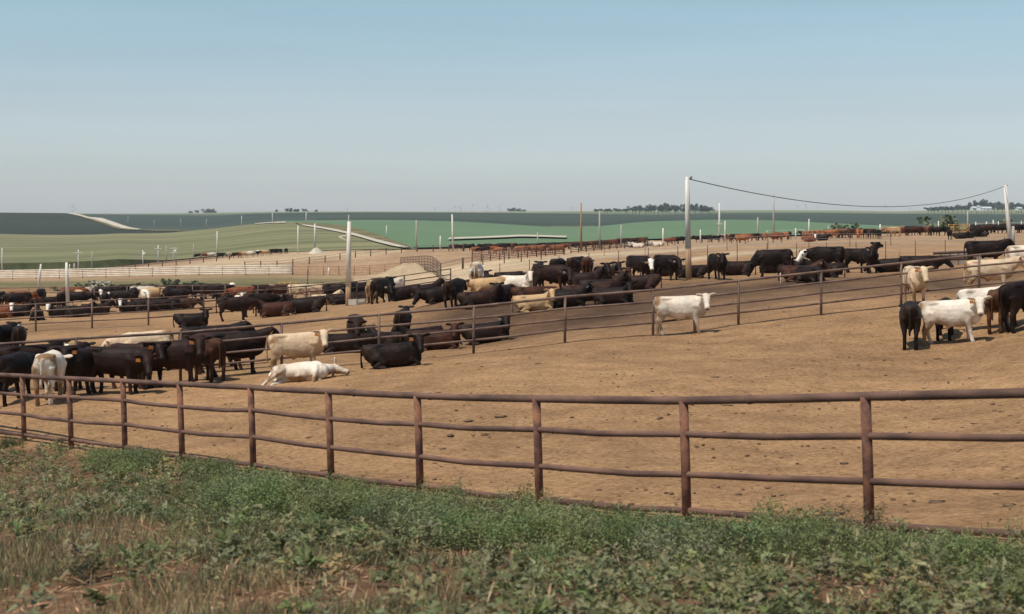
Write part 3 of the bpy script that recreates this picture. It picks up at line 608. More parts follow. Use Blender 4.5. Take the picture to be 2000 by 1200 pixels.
def cow_mesh(stance, psi, elev, gait, hi=True):
    """one continuous animal: stance S standing, L lying on its chest, F flat on its side; psi turns the head, elev raises the neck"""
    key = (stance, psi, elev, gait, hi)
    if key in _cache: return _cache[key]
    bm = bmesh.new(); lie = stance == 'L'; dz = -.56 if lie else 0; g = random.Random(hash((gait, 5)))
    rings = []
    for x, zc, hh, hw in TR:
        if lie: hw *= 1.13; zc2 = zc+dz; low = max(zc2-hh, .015); top = zc2+hh*.97; zc2 = (low+top)/2; hh = (top-low)/2; rings.append(ell(Vector((x, 0, zc2)), Vector((0, hw, 0)), Vector((0, 0, hh)), 20, .88))
        else: rings.append(ell(Vector((x, 0, zc)), Vector((0, hw, 0)), Vector((0, 0, hh)), 20, .88))
    loft(bm, rings)
    hoofs = []
    for s in (1, -1):
        ca_ = Vector((-.48, s*.175, 1.262+dz)); loft(bm, [ell(ca_+Vector((t, 0, 0)), Vector((0, q, 0)), Vector((0, 0, q*.8)), 10) for t, q in ((-.20, .04), (-.08, .075), (.04, .08), (.18, .045))])
        sh = Vector((.50, s*.235, .98+dz)); loft(bm, [ell(sh+Vector((-.06*t, s*-.02*abs(t), t*.10)), Vector((q, 0, 0)), Vector((0, q*.55, 0)), 12) for t, q in ((-2.6, .05), (-1.5, .15), (0, .185), (1.5, .14), (2.6, .06))])
    if stance == 'S' or stance == 'F':
        sw = {0: (.0, .06, -.05, .04), 1: (.10, -.08, .10, -.06), 2: (-.06, .05, .06, -.10), 3: (.0, .0, .0, .0)}[gait % 4]
        for s, (fx, hx) in ((1, sw[:2]), (-1, sw[2:])):
            w_ = 1.0 if gait != 3 else 1.15
            if stance == 'F': fx, hx = (.20, -.25) if s > 0 else (-.16, -.55)
            yl = (lambda t: s*.17*(1-t)+.16*t) if stance == 'F' else (lambda t: s*.165*w_)
            limb(bm, [(.52, s*.17, 1.02, .19, .10), (.50, s*.20, .86, .18, .10), (.47, s*.19, .68, .125, .095), (.49+fx*.35, yl(.5), .42, .075, .068), (.49+fx*.7, yl(.75), .25, .053), (.50+fx, yl(1), .115, .058), (.52+fx, yl(1), .055, .066), (.54+fx, yl(1), 0, .072)])
            limb(bm, [(-.60, s*.13, 1.12, .20, .13), (-.62, s*.185, .95, .25, .135), (-.62, s*.195, .76, .20, .115), (-.68+hx*.2, yl(.25)*1.06, .60, .125, .088), (-.765+hx*.4, yl(.5), .45, .08, .064), (-.74+hx*.7, yl(.75), .27, .055), (-.72+hx, yl(1), .12, .058), (-.69+hx, yl(1), .055, .064), (-.67+hx, yl(1), 0, .07)])
            hoofs += [Vector((.53+fx, yl(1), .03)), Vector((-.68+hx, yl(1), .03))]
        limb(bm, [(-.02, 0, .60, .07), (-.10, 0, .53, .06), (-.17, 0, .485, .035)], 8)
        limb(bm, [(-.84, 0, 1.27, .05), (-.92, 0, 1.19, .036), (-.955, .01, 1.0, .033), (-.96, .015, .75, .032), (-.955, .02, .55, .045), (-.95, .02, .42, .02)], 8)
    else:
        for s in (1, -1):
            limb(bm, [(.50, s*.2, .50, .17, .1), (.55, s*.27, .24, .10, .08), (.80, s*.25, .085, .065), (.62, s*.31, .055, .05), (.50, s*.33, .045, .05)])
            limb(bm, [(-.60, s*.16, .58, .22, .13), (-.50, s*.30, .34, .22, .11), (-.30, s*.36, .20, .13, .09), (-.62, s*.40, .085, .065), (-.40, s*.44, .06, .05), (-.22, s*.45, .05, .055)])
            hoofs += [Vector((.50, s*.33, .045)), Vector((-.20, s*.45, .05))]
        limb(bm, [(-.84, 0, .77, .05), (-.93, .03, .6, .034), (-.95, .12, .3, .034), (-.93, .22, .08, .045), (-.9, .34, .05, .02)], 8)
    # neck and head
    a = R(psi); e = R(elev); z0 = 1.05+dz
    N0 = Vector((.56, 0, z0)); y1, y2 = a*.42, a*.85
    d1 = Vector((math.cos(y1)*math.cos(e), math.sin(y1)*math.cos(e), math.sin(e))); e2 = e*1.0+(.10 if elev > -20 else -.1)
    d2 = Vector((math.cos(y2)*math.cos(e2), math.sin(y2)*math.cos(e2), math.sin(e2)))
    N1 = N0+d1*.36; PL = N1+d2*.26
    pit = R(-42) if elev > -20 else R(-62)
    if elev > 45: pit = R(-5)
    if stance == 'F': pit = R(-28)
    hd = Vector((math.cos(a)*math.cos(pit), math.sin(a)*math.cos(pit), math.sin(pit))); hs_ = Vector((-math.sin(a), math.cos(a), 0)); hu = hd.cross(hs_)*-1 if hd.cross(hs_).z < 0 else hd.cross(hs_)
    rings = []
    for c, dr, rh, rw, yy in ((N0-d1*.14, d1, .36, .235, 0), (N0+d1*.08, d1, .31, .205, y1*.5), (N1, (d1+d2).normalized(), .245, .17, y1), (PL-d2*.05, d2, .175, .145, y2), (PL+d2*.06, d2, .10, .10, a)):
        s = Vector((-math.sin(yy), math.cos(yy), 0)); s = (s-dr*s.dot(dr)).normalized(); up = dr.cross(s)
        rings.append(ell(c-Vector((0, 0, .05*(rh/.3))), s*rw, up*rh, 16))
    loft(bm, rings)
    HP = PL+Vector((0, 0, .0))-hd*.02
    rings = []
    for t, hv, hw in ((-.07, .07, .08), (0, .125, .125), (.09, .155, .145), (.18, .152, .138), (.29, .128, .108), (.40, .105, .09), (.48, .10, .097), (.54, .09, .092), (.58, .055, .062)):
        rings.append(ell(HP+hd*t-hu*(.03+t*.10), hs_*hw, hu*hv, 14, .92))
    loft(bm, rings)
    ears = []
    for s in (1, -1):
        base = HP+hd*.02+hs_*s*.11+hu*.055; dr = (hs_*s*.97-hd*.20+hu*-.10).normalized(); upv = (hu-dr*hu.dot(dr)).normalized(); fw = dr.cross(upv)
        rings = [ell(base+dr*t, upv*ru, fw*rf, 8) for t, ru, rf in ((-.03, .035, .028), (.03, .052, .03), (.11, .082, .032), (.19, .075, .028), (.26, .025, .02))]
        loft(bm, rings); ears.append((base+dr*.14-upv*.095+hd*.045, hd, dr, upv))
    MZ = HP+hd*.56-hu*.09; EY = [HP+hd*.17+hs_*s*.135+hu*.0 for s in (1, -1)]
    bmesh.ops.recalc_face_normals(bm, faces=bm.faces)
    rotm = Matrix.Identity(4)
    if stance == 'F':
        # flat on its side: legs towards the viewer, belly turned a little up
        rotm = Matrix.Translation((0, .32, .30)) @ Matrix.Rotation(R(-80), 4, 'X') @ Matrix.Translation((0, 0, -.95))
        bmesh.ops.transform(bm, matrix=rotm, verts=bm.verts)
    me0 = bpy.data.meshes.new('tmp'); bm.to_mesh(me0); bm.free(); ob = bpy.data.objects.new('tmp', me0); C.objects.link(ob)
    md = ob.modifiers.new('r', 'REMESH'); md.mode = 'VOXEL'; md.voxel_size = .024 if hi else .05; md.use_smooth_shade = True
    ms = ob.modifiers.new('s', 'SMOOTH'); ms.factor = .5; ms.iterations = 4 if hi else 1
    dg = bpy.context.evaluated_depsgraph_get(); me = bpy.data.meshes.new_from_object(ob.evaluated_get(dg)); bpy.data.objects.remove(ob)
    me.name = 'steer'; n = len(me.vertices); co = np.zeros(n*3, np.float32); me.vertices.foreach_get('co', co); co = co.reshape(-1, 3)
    T = lambda p: np.array(rotm @ p)
    if lie or stance == 'F':
        lo_ = co[:, 2].min(); co[:, 2] = np.maximum(co[:, 2], 0.0) if stance == 'F' else co[:, 2]-min(lo_, 0)
        me.vertices.foreach_set('co', co.ravel())
    dist = lambda p: np.linalg.norm(co-T(p), axis=1)
    dk = np.clip(1.5-dist(MZ)/.066, 0, 1)
    for p in EY: dk = np.maximum(dk, np.clip(2.2-dist(p)/.026, 0, 1))
    for p in hoofs: dk = np.maximum(dk, np.clip(1.6-dist(p)/.06, 0, 1)*.85)
    A_, B_ = T(HP+hd*.02), T(HP+hd*.56-hu*.06); ab = B_-A_; t = np.clip(((co-A_)@ab)/(ab@ab), 0, 1); fd = np.linalg.norm(co-(A_+t[:, None]*ab), axis=1)
    fc = np.clip((.21-fd)/.03, 0, 1)
    eb = np.minimum(dist(HP+hs_*.26+hu*.04), dist(HP-hs_*.26+hu*.04)); fc *= np.clip((eb-.10)/.04, 0, 1)
    zz = co[:, 2]; dirt = np.clip((.85-zz)/.5, 0, 1) if stance == 'S' else np.clip((.45-zz)/.35, 0, 1)
    dirt = np.maximum(dirt, np.clip((-.35-co[:, 0])/.4, 0, 1)*.8)
    at = me.color_attributes.new('mask', 'FLOAT_COLOR', 'POINT'); body = ((co[:, 0] < .75) & (zz > .6)).astype(float)
    at.data.foreach_set('color', np.c_[fc, dk, dirt, body].astype(np.float32).ravel())
    me.polygons.foreach_set('use_smooth', np.ones(len(me.polygons), bool)); me.materials.append(M['coat'])
    tm = {}
    for i, (c, f_, s_, u_) in enumerate(ears):
        mb = MB(); q = rotm @ c; R3 = rotm.to_3x3(); f2, s2, u2 = R3 @ f_, R3 @ s_, R3 @ u_; i0 = 0
        for ff in (-.006, .006):
            for sx_, uz in ((-.05, .06), (.05, .06), (.068, -.065), (-.068, -.065)): mb.v.append(tuple(q+f2*ff+s2*sx_+u2*uz))
        mb.f += [(0, 1, 2, 3), (7, 6, 5, 4)]+[(k, k+4, (k+1) % 4+4, (k+1) % 4) for k in range(4)]
        tm[i] = bpy.data.meshes.new('ear_tag'); tm[i].from_pydata(mb.v, [], mb.f)
    _cache[key] = (me, tm); return _cache[key]
COAT = {'K': (.0078, .0053, .0050), 'N': (.027, .0125, .0085), 'B': (.075, .030, .015), 'R': (.16, .050, .022), 'O': (.28, .105, .04), 'W': (.70, .64, .54), 'C': (.60, .47, .32), 'T': (.47, .32, .17), 'D': (.0125, .0072, .0060)}
def qz(x, q=30): return int(round(x/q)*q)
_gait = 0
def steer(u, v, head, pose, coat, label, tg='', d=None, sc=1.0, group=None, hi=True, look=None):
    """pose: S stand, D head low, U head raised, G grazing, L lying, F flat; a trailing c looks at the camera, l/r turns the head left/right"""
    global _gait
    _gait = (_gait+1) % 4
    p = gp(u, v, d); st = {'L': 'L', 'F': 'F'}.get(pose[0], 'S')
    elev = {'S': 22, 'D': -2, 'U': 52, 'G': -42, 'L': 40, 'F': 26}[pose[0]]
    if st == 'L' and 'd' in pose: elev = 6
    psi = 0
    if 'c' in pose: psi = (-90-head+180) % 360-180; psi = max(-90, min(90, psi))
    elif 'l' in pose: psi = 60
    elif 'r' in pose: psi = -60
    psi = qz(psi)
    head = head+math.degrees(math.atan((1000-u)/F))         # headings are given as seen along the line of sight
    if st == 'F': psi = 12
    me, tm = cow_mesh(st, psi, elev, _gait if st == 'S' and hi else 0, hi)
    o = bpy.data.objects.new('steer', me); C.objects.link(o); r_ = random.Random(u*31+int(v)*7)
    s = sc*r_.uniform(.97, 1.03); o.scale = (s, s*r_.uniform(.97, 1.05), s)
    # stand on the slope
    hx, hy = math.cos(R(head)), math.sin(R(head)); za = float(zxy(p.x+hx*.6, p.y+hy*.6)); zb = float(zxy(p.x-hx*.6, p.y-hy*.6)); pitch = -math.atan2(za-zb, 1.2)
    zl = float(zxy(p.x-hy*.3, p.y+hx*.3)); zr = float(zxy(p.x+hy*.3, p.y-hx*.3)); roll = math.atan2(zl-zr, .6) if st != 'S' else 0
    o.rotation_euler = (roll*.8, pitch*.8, R(head)); o.location = p+Vector((0, 0, -.012 if st == 'S' else -.03))
    c = coat[0]; f_ = r_.uniform(.85, 1.2); o.color = tuple(x*f_ if c in 'KNRDB' else x*min(f_, 1.05) for x in COAT[c])+(1,)
    o['face_white'] = 1.0 if 'f' in coat else 0.0; o['back_white'] = 1.0 if 'b' in coat else 0.0
    o['dirt'] = {'W': 1.0, 'C': 1.0, 'T': .7, 'K': .06, 'N': .1, 'B': .1, 'R': .2, 'O': .2, 'D': .08}[c]*(1 if 'x' not in coat else 1.5)
    o['sun_tint'] = 1.0 if c in 'KDN' else .12
    tag(o, label, 'steer', group)
    for ch in tg:
        side = 1 if ch.isupper() else 0; m = {'o': 'tag_orange', 'w': 'tag_white', 'y': 'tag_yellow', 'g': 'tag_green'}[ch.lower()]
        e = bpy.data.objects.new('ear_tag', tm[side]); C.objects.link(e); e.parent = o
        if not tm[side].materials: tm[side].materials.append(M[m])
        e.material_slots[0].link = 'OBJECT'; e.material_slots[0].material = M[m]
    return o
g1 = 'steers in the near left corner of the pen'; g2 = 'steers along the middle fence'; g3 = 'middle herd on the rise'; g4 = 'cattle on the mound left of the white pole'; g5 = 'steers in the right corner of the pen'; g6 = 'cattle in the far left pen'
T = steer
# near left corner
T(26, 787, 62, 'D', 'K', 'black steer at the left edge nearest the front fence, seen from behind', '', group=g1)
T(-18, 770, 80, 'S', 'K', 'black steer cut off by the left picture edge', '', group=g1)
T(56, 762, 15, 'Sl', 'K', 'black steer with white tag looking back behind the pale dirty rump', 'W', group=g1)
T(97, 786, 78, 'D', 'Wx', 'dirty white steer showing its stained rump and tail behind the front fence', '', group=g1)
T(158, 770, 236, 'Sc', 'Kb', 'black steer with a white streak along its back and orange tag', 'o', group=g1)
T(128, 762, 60, 'S', 'D', 'dark steer half hidden between the white rump and the white-backed steer', '', group=g1)
T(226, 772, 338, 'Dc', 'D', 'black steer standing broadside with orange tag right of the white-backed steer', 'O', group=g1, sc=1.02)
T(262, 760, 312, 'Sc', 'N', 'brown-black steer with lowered face beside the broadside tagged steer', '', group=g1)
T(292, 757, 285, 'Sc', 'K', 'black steer facing the camera with orange tag and grey nose in the near group', 'O', group=g1)
T(340, 757, 352, 'Sc', 'D', 'large black steer broadside with its head turned to the camera, orange tag', 'O', group=g1, sc=1.04)
T(407, 745, 112, 'S', 'N', 'brown-black steer turning its rump to the camera at the end of the near group', '', group=g1)
T(463, 733, 3, 'S', 'K', 'black steer with red tag looking right behind the brown pipe fence', 'O', d=47.6, group=g2)
T(414, 733, 5, 'S', 'K', 'black steer with a high flat back behind the brown pipe fence', '', d=51.5, group=g2, sc=1.05)
T(436, 734, 8, 'D', 'N', 'reddish-brown steer between two black steers behind the brown pipe fence', '', d=49.5, group=g2)
T(285, 733, 182, 'D', 'C', 'cream steer with lowered head behind the near left group', '', d=52.5, group=g2)
T(37, 696, 88, 'D', 'K', 'black steer seen squarely from behind above the near left group', '', d=66.7, group=g2)
T(2, 693, 62, 'S', 'K', 'black steer with a pale mark cut by the left edge above the near group', 'G', d=67, group=g2)
# along the middle fence
T(583, 727, 2, 'Sc', 'C', 'cream steer standing broadside with orange tag above the sleeping white steer', 'O', d=46.3, group=g2, sc=.96)
T(588, 748, 2, 'F', 'W', 'white steer lying flat on its side asleep on the bare dirt', 'o', group=g2, sc=.9)
T(768, 726, 5, 'Lc', 'K', 'black steer lying alone in front of the brown fence facing the camera', 'O', d=45.6, group=g2, sc=.95)
T(665, 693, 5, 'Ld', 'K', 'black steer lying behind the cream steer', '', d=55, group=g2)
T(695, 688, 272, 'D', 'D', 'dark steer facing the camera with lowered head behind the fence', 'y', d=56.5, group=g2, sc=1.02)
T(754, 686, 130, 'L', 'K', 'black steer lying turned away with a pale green tag', 'g', d=57, group=g2, sc=.95)
T(787, 670, 82, 'S', 'K', 'black steer seen from behind with raised ears above the lying steers', '', d=63, group=g2, sc=.97)
T(825, 680, 195, 'L', 'K', 'black steer lying facing left behind the brown lying steer', 'W', d=59.5, group=g2, sc=.95)
T(852, 686, 350, 'Lc', 'N', 'brown-black steer lying with its face to the camera behind the fence', '', d=56, group=g2, sc=.98)
T(950, 677, 0, 'Lc', 'K', 'black steer lying alone to the right behind the fence, looking at the camera', 'W', d=57, group=g2)
# middle herd
T(888, 592, 68, 'D', 'D', 'black steer seen from behind at the left end of the middle herd', '', d=70, group=g3)
T(866, 580, 200, 'Ld', 'K', 'black steer with lowered head left of the rump-turned steer', '', d=74, group=g3)
T(930, 567, 86, 'D', 'W', 'white steer standing with its rump to the camera and tail lifted', '', d=80, group=g3, sc=1.08)
T(955, 560, 95, 'L', 'K', 'black steer lying behind the white rump', '', d=83, group=g3)
T(934, 590, 5, 'L', 'D', 'black steer lying broadside below the white rump', '', d=69, group=g3, sc=.98)
T(985, 588, 245, 'Lc', 'D', 'black steer lying head-on with two white tags in front of the white-faced steer', 'Ww', d=70.5, group=g3)
T(958, 570, 190, 'Ld', 'T', 'tan steer partly hidden behind the steer with two white tags', '', d=77, group=g3)
T(1008, 570, 335, 'Lc', 'W', 'white-faced pale steer lying in the middle herd', '', d=77, group=g3)
T(1000, 560, 0, 'Ld', 'K', 'black steer lying flat behind the pale white-faced steer', '', d=84, group=g3)
T(1038, 590, 10, 'Ld', 'N', 'brown-black steer lying broadside left of the tan resting steer', '', d=69.5, group=g3)
T(1052, 564, 84, 'S', 'K', 'black steer seen from behind, leftmost of the standing rumps', '', d=77.5, group=g3)
T(1080, 575, 333, 'Dc', 'D', 'broad black steer with white tag and lowered head at the centre of the herd', 'W', d=73, group=g3, sc=1.05)
T(1090, 552, 72, 'D', 'K', 'black rump right behind the broad steer with the white tag', '', d=82, group=g3)
T(1117, 551, 86, 'D', 'D', 'black rump in the middle of the row of standing rumps', '', d=82, group=g3)
T(1131, 549, 70, 'D', 'K', 'black rump squeezed between two others in the standing row', '', d=85, group=g3)
T(1147, 548, 88, 'D', 'N', 'brownish black rump at the right end of the standing row', '', d=82, group=g3)
T(1138, 566, 0, 'L', 'D', 'dark steer lying below the row of standing rumps with a yellow tag', 'y', d=76.5, group=g3)
T(1043, 606, 5, 'Lc', 'T', 'tan steer resting at the lower edge of the middle herd', '', d=66, group=g3, sc=.95)
T(1105, 603, 0, 'L', 'K', 'black steer lying right of the tan resting steer', 'W', d=66.5, group=g3)
T(1175, 585, 0, 'L', 'D', 'big black steer lying broadside with yellow tag in mid herd', 'y', d=70, group=g3, sc=1.08)
T(1140, 598, 0, 'Ld', 'N', 'brown-black steer lying between the tagged black steers at the lower edge', 'W', d=68.5, group=g3)
T(1198, 598, 335, 'Lc', 'K', 'black steer lying with a grey nose pointed at the camera, lowest right of the herd', '', d=65.5, group=g3)
T(1177, 548, 285, 'Lc', 'K', 'black head with two white tags right of the row of rumps', 'Ww', d=81, group=g3, sc=1.05)
T(1203, 552, 280, 'Lc', 'D', 'black steer looking at the camera left of the white-faced black steer', 'W', d=82, group=g3, sc=1.05)
T(1250, 560, 308, 'Dc', 'Kf', 'black steer with a bright white face standing at the right of the herd', 'Y', d=78, group=g3)
T(1252, 583, 178, 'Lc', 'D', 'dark steer lying with its back to the right end of the herd', 'Y', d=71.5, group=g3)
T(1219, 570, 285, 'Lc', 'N', 'red-brown steer with yellow tag peering between lying black steers', 'Y', d=76, group=g3)
T(1303, 547, 312, 'Dc', 'K', 'black steer standing just left of the tall cable pole', 'Ww', d=78.5, group=g3)
T(1352, 547, 185, 'L', 'K', 'black steer lying behind the foot of the tall cable pole', 'Y', d=80, group=g3, sc=.9)
T(1285, 548, 0, 'Ld', 'D', 'dark steer lying behind the legs of the steer left of the cable pole', '', d=83, group=g3)
T(1402, 549, 292, 'Sc', 'K', 'black steer standing alone right of the tall cable pole facing the camera', 'Y', d=77.5, group=g3, sc=.98)
T(1510, 542, 184, 'G', 'K', 'large black steer grazing head-down on the rise', 'W', d=77.5, group=g3, sc=1.07)
T(1440, 543, 180, 'Ld', 'D', 'dark steer lying low left of the grazing steer', '', d=82, group=g3)
T(1508, 543, 200, 'Lc', 'Kf', 'black steer with a white face lying under the grazing steer', '', d=84, group=g3, sc=.8)
T(1542, 536, 272, 'Lc', 'K', 'black steer lying face-on right of the grazing steer', 'Y', d=79.5, group=g3)
T(1568, 530, 0, 'Ld', 'K', 'black steer lying between the grazing steer and the white-cheeked steer', '', d=82, group=g3)
T(1615, 532, 152, 'Dl', 'Kf', 'big black steer with a white cheek standing turned away', '', d=80, group=g3, sc=1.1)
T(1562, 551, 0, 'L', 'N', 'brown-black steer lying broadside in the right half of the rise with white tag', 'W', d=71, group=g3)
T(1612, 540, 180, 'L', 'K', 'black steer lying with yellow tag below the white-cheeked steer', 'Y', d=75, group=g3)
T(1583, 556, 300, 'Ldc', 'K', 'black steer lying with a grey nose at the front of the right group', '', d=69.5, group=g3)
T(1680, 533, 350, 'Ul', 'K', 'black steer tossing its head up to the left', '', d=83, group=g3)
T(1698, 536, 288, 'Sc', 'K', 'black steer facing the camera beside the one tossing its head', 'Y', d=81, group=g3)
T(1745, 532, 180, 'Ld', 'K', 'black steer lying left of the feed bunk, its head low', '', d=81, group=g3)
T(1797, 531, 2, 'Ld', 'K', 'larger black steer lying right beside the feed bunk', '', d=79.5, group=g3, sc=1.12)
T(1925, 522, 8, 'S', 'K', 'black steer with yellow tag standing behind the fence below the leaning pole', 'y', d=81, group=g3, sc=1.12)
T(2010, 524, 0, 'D', 'W', 'white steer cut off by the right edge behind the fence', '', d=73, group=g3, sc=1.05)
# white steer in front of the middle fence and the right corner
T(1332, 649, 1, 'Sc', 'W', 'white steer standing alone broadside in front of the brown fence', '', d=50.7, group=g5, sc=1.0)
T(1936, 573, 3, 'S', 'Cx', 'dirty cream steer standing behind the right group with orange tag', 'O', d=59, group=g5, sc=.98)
T(1787, 592, 285, 'Sc', 'C', 'pale steer facing the camera above the black calf', 'O', d=53.5, group=g5, sc=.98)
T(1778, 675, 90, 'D', 'K', 'small black steer seen from behind left of the white steer', '', d=44, group=g5, sc=.93)
T(1862, 672, 358, 'Sc', 'W', 'white steer broadside in the right foreground with orange tag and black nose', 'O', d=44, group=g5, sc=.98)
T(1846, 664, 86, 'D', 'K', 'black steer hidden behind the white tagged steer, only its legs showing', '', d=45.3, group=g5, sc=.88)
T(1937, 663, 352, 'D', 'W', 'white steer stepping forward behind the white tagged steer', '', d=45.6, group=g5, sc=.92)
T(1960, 662, 72, 'D', 'B', 'red-brown steer between the white steers and the big black steer', '', d=45, group=g5, sc=.97)
T(2010, 665, 48, 'D', 'K', 'big black steer cut by the right picture edge', '', d=44.4, group=g5, sc=1.02)
# left of the white pole, this side of the third fence
T(374, 631, 355, 'Lc', 'K', 'black steer lying alone with a white tag in the left middle pen', 'W', d=81, group=g4)
T(458, 621, 2, 'D', 'D', 'black steer standing broadside in front of the third fence', '', d=86, group=g4)
T(506, 614, 15, 'D', 'K', 'black steer standing behind the broadside one, partly hidden', '', d=90, group=g4)
T(541, 612, 182, 'L', 'N', 'brownish black steer lying at the foot of the mound', '', d=88, group=g4, sc=1.1)
T(600, 606, 178, 'L', 'K', 'big black steer lying with its head raised to the left on the mound', '', d=90, group=g4, sc=1.2)
T(528, 600, 25, 'L', 'D', 'dark steer lying behind the brownish black lying steer', '', d=95, group=g4, sc=1.1)
T(745, 592, 62, 'S', 'K', 'black steer seen from behind right of the white pole', '', d=95, group=g4, sc=1.12)
T(727, 592, 80, 'D', 'C', 'cream steer mostly hidden behind the black rump right of the white pole', '', d=98, group=g4, sc=1.05)
T(768, 588, 225, 'Sc', 'W', 'white-faced pale steer looking out beside the black rump', '', d=101, group=g4, sc=1.05)
T(793, 583, 190, 'Lc', 'K', 'black steer lying with a white tag on the crest of the mound', 'W', d=92, group=g4, sc=1.08)
T(833, 578, 12, 'L', 'K', 'black steer lying with ears up at the right of the mound crest', '', d=91, group=g4)
T(718, 590, 90, 'Ld', 'K', 'black steer lying at the foot of the cream steer', '', d=100, group=g4, sc=.8)
# far left pen
FL = [(4,603,85,'D','K','black steer standing at the left edge of the far pen'),(38,603,2,'D','R','red steer standing broadside in the far left pen'),(36,607,180,'D','K','black steer in front of the red broadside one'),(32,619,0,'L','K','black steer lying in the front row of the far left pen'),(9,617,180,'L','R','red steer lying at the left edge of the far pen'),(-2,622,0,'Lc','Rf','white-faced red steer lying at the left edge'),
(79,597,270,'D','K','black steer facing the camera below the leaning pole'),(95,598,0,'L','K','black steer lying right of the one facing the camera'),(63,596,180,'L','N','brown steer lying left of the black steer below the leaning pole'),(73,626,90,'L','K','black steer lying with its back to the camera alone in the front row'),(120,608,95,'D','K','black steer left of the white pole foot'),(147,607,0,'D','K','black steer right of the white pole foot'),
(141,592,0,'D','R','red-black steer beyond the white pole'),(155,600,270,'D','T','tan steer facing the camera right of the white pole'),(122,620,180,'Lc','Kf','white-faced black steer lying in front of the white pole'),(152,620,0,'L','K','black steer lying long in front of the white pole'),(187,616,0,'L','D','dark steer lying at the right end of the front row'),(170,608,0,'Ld','T','tan steer lying behind the dark front row'),(205,610,90,'D','K','black rump standing right of the front row'),
(186,590,20,'D','W','white steer beyond the far left pen by the pale brush'),(190,594,270,'Dc','Kf','black steer with white legs facing the camera beyond the tan one'),(204,590,0,'D','K','black steer beside the pale brush clump'),(246,585,180,'D','K','black steer at the left end of the far dark row'),(277,590,0,'D','W','white steer broadside in the far dark row'),(296,586,0,'D','K','black steer behind the white broadside one'),
(243,602,180,'D','Kf','black steer with a white nose in front of the far dark row'),(262,596,90,'D','K','black rump in front of the white broadside steer'),(284,600,270,'D','W','white steer facing out below the far dark row'),(302,594,180,'D','T','tan steer right of the white one below the far dark row'),(286,604,0,'L','K','black steer lying below the tan steer'),
(258,610,180,'Lc','Kf','white-faced black steer lying at the left end of the lying line'),(292,608,0,'Ld','D','dark steer lying second in the lying line'),(325,605,180,'Ld','K','black steer lying third in the lying line'),(355,603,0,'Ld','N','brown-black steer lying at the right end of the lying line'),(343,597,2,'D','K','black steer standing with yellow tag behind the lying line'),
(322,588,180,'D','K','first black steer in the crowded dark row'),(336,586,75,'D','K','black rump in the crowded dark row'),(350,586,0,'D','D','dark steer broadside in the crowded dark row'),(366,584,180,'D','K','black steer left of the wire stake in the crowded row'),(382,585,0,'D','K','black steer right of the wire stake in the crowded row'),(398,584,90,'D','D','dark rump in the crowded row'),(413,584,180,'D','K','black steer near the right end of the crowded row'),(432,583,0,'D','K','black steer at the right end of the crowded row'),
(412,590,0,'D','D','dark steer standing in front of the crowded row'),(450,594,180,'L','K','black steer lying right of the crowded row'),(454,582,270,'D','W','white steer facing out beside the red one'),(474,582,180,'D','R','red steer right of the white one in the far pen'),(468,597,270,'Lc','W','white steer face low in front of the red one'),(512,583,0,'D','D','dark steer left of the orange gate'),(532,584,90,'D','C','cream rump behind the orange gate'),(552,583,180,'D','N','brown steer behind the orange gate'),(585,586,0,'D','C','cream steer behind the big lying black steer'),(618,586,180,'D','C','pale cream steer between the mound and the white pole'),
(636,597,0,'L','C','cream steer lying left of the white pole'),(657,590,0,'D','K','black steer left of the white pole behind the fence'),(665,599,0,'Ld','K','black steer lying left of the white pole foot'),(688,590,270,'D','Kf','bald-faced black steer right beside the white pole'),(704,589,180,'D','K','black steer behind the fence right of the white pole'),(706,598,0,'Ld','D','dark steer lying behind the white bunk end')]
for i, (u, v, h, ps, ct, lb) in enumerate(FL):
    dd = hit(u, v) if u < 470 else None
    if u >= 470: dd = {512: 128, 532: 130, 552: 128, 585: 125, 618: 122, 636: 106, 657: 112, 665: 104, 688: 112, 704: 112, 706: 104}.get(u, 120)
    if dd and dd < 90: dd = 92
    T(u, v, h+random.uniform(-14, 14), ps, ct, lb, 'w' if i % 5 == 2 else '', d=dd, group=g6, sc=1.02)
# far rows: too far off to tell apart
def row(pts, coats, group, lab, seed, poses='DDDSG', d=None):
    r_ = random.Random(seed)
    for i, (u, v) in enumerate(pts):
        c = coats[i % len(coats)] if isinstance(coats, (list, str)) else coats
        nm = {'K': 'black', 'N': 'dark brown', 'R': 'red-brown', 'O': 'orange-red', 'W': 'white', 'C': 'cream', 'T': 'tan', 'D': 'black'}[c]
        ps = r_.choice(poses)
        T(u, v, r_.choice([0, 180, 10, 170, 190, 350, 75, 105, 270]), ps, c, f'{nm} steer {lab}', '', d=d, group=f'{nm} cattle {group}', hi=False, sc=r_.uniform(.98, 1.12))
r_ = random.Random(3)
row([(u, np.interp(u, [385,470,560], [505,504,496])) for u in (386,400,413,431,447,460,469,478,488,500,508,516,527,537,548,559)], 'KRWKWKRTWKWTKKKK', 'on the far ridge', 'tiny in the row on the far ridge below the corn hill', 5)
row([(u+r_.uniform(-2, 2), 489+r_.uniform(-1, 1.5)) for u in range(888, 1106, 9)], 'NKRKKKKKKNKKRKKKKNKKKKKKRO', 'in the far herd', 'far off in the long dark row in front of the bean field', 6, d=None)
row([(u+r_.uniform(-2, 2), 496+r_.uniform(-1, 1.5)) for u in (930,945,962,973,985,1000,1014,1034,1048,1062,1076,1092)], 'OKRONKORORNO', 'in the red pen', 'in the second row behind the rusty red pen fence', 7)
row([(u+r_.uniform(-2, 2), np.interp(u, [1115,1270], [489, 478])) for u in range(1118, 1272, 11)], 'KNKRNKNRKKNKRN', 'behind the red pen', 'behind the red rail pens right of the wooden pole', 8)
row([(1320,477),(1330,476),(1365,474),(1378,474),(1386,474),(1398,474),(1310,480)], 'KKKKDKR', 'beside the cable pole', 'far behind the tall cable pole', 9)
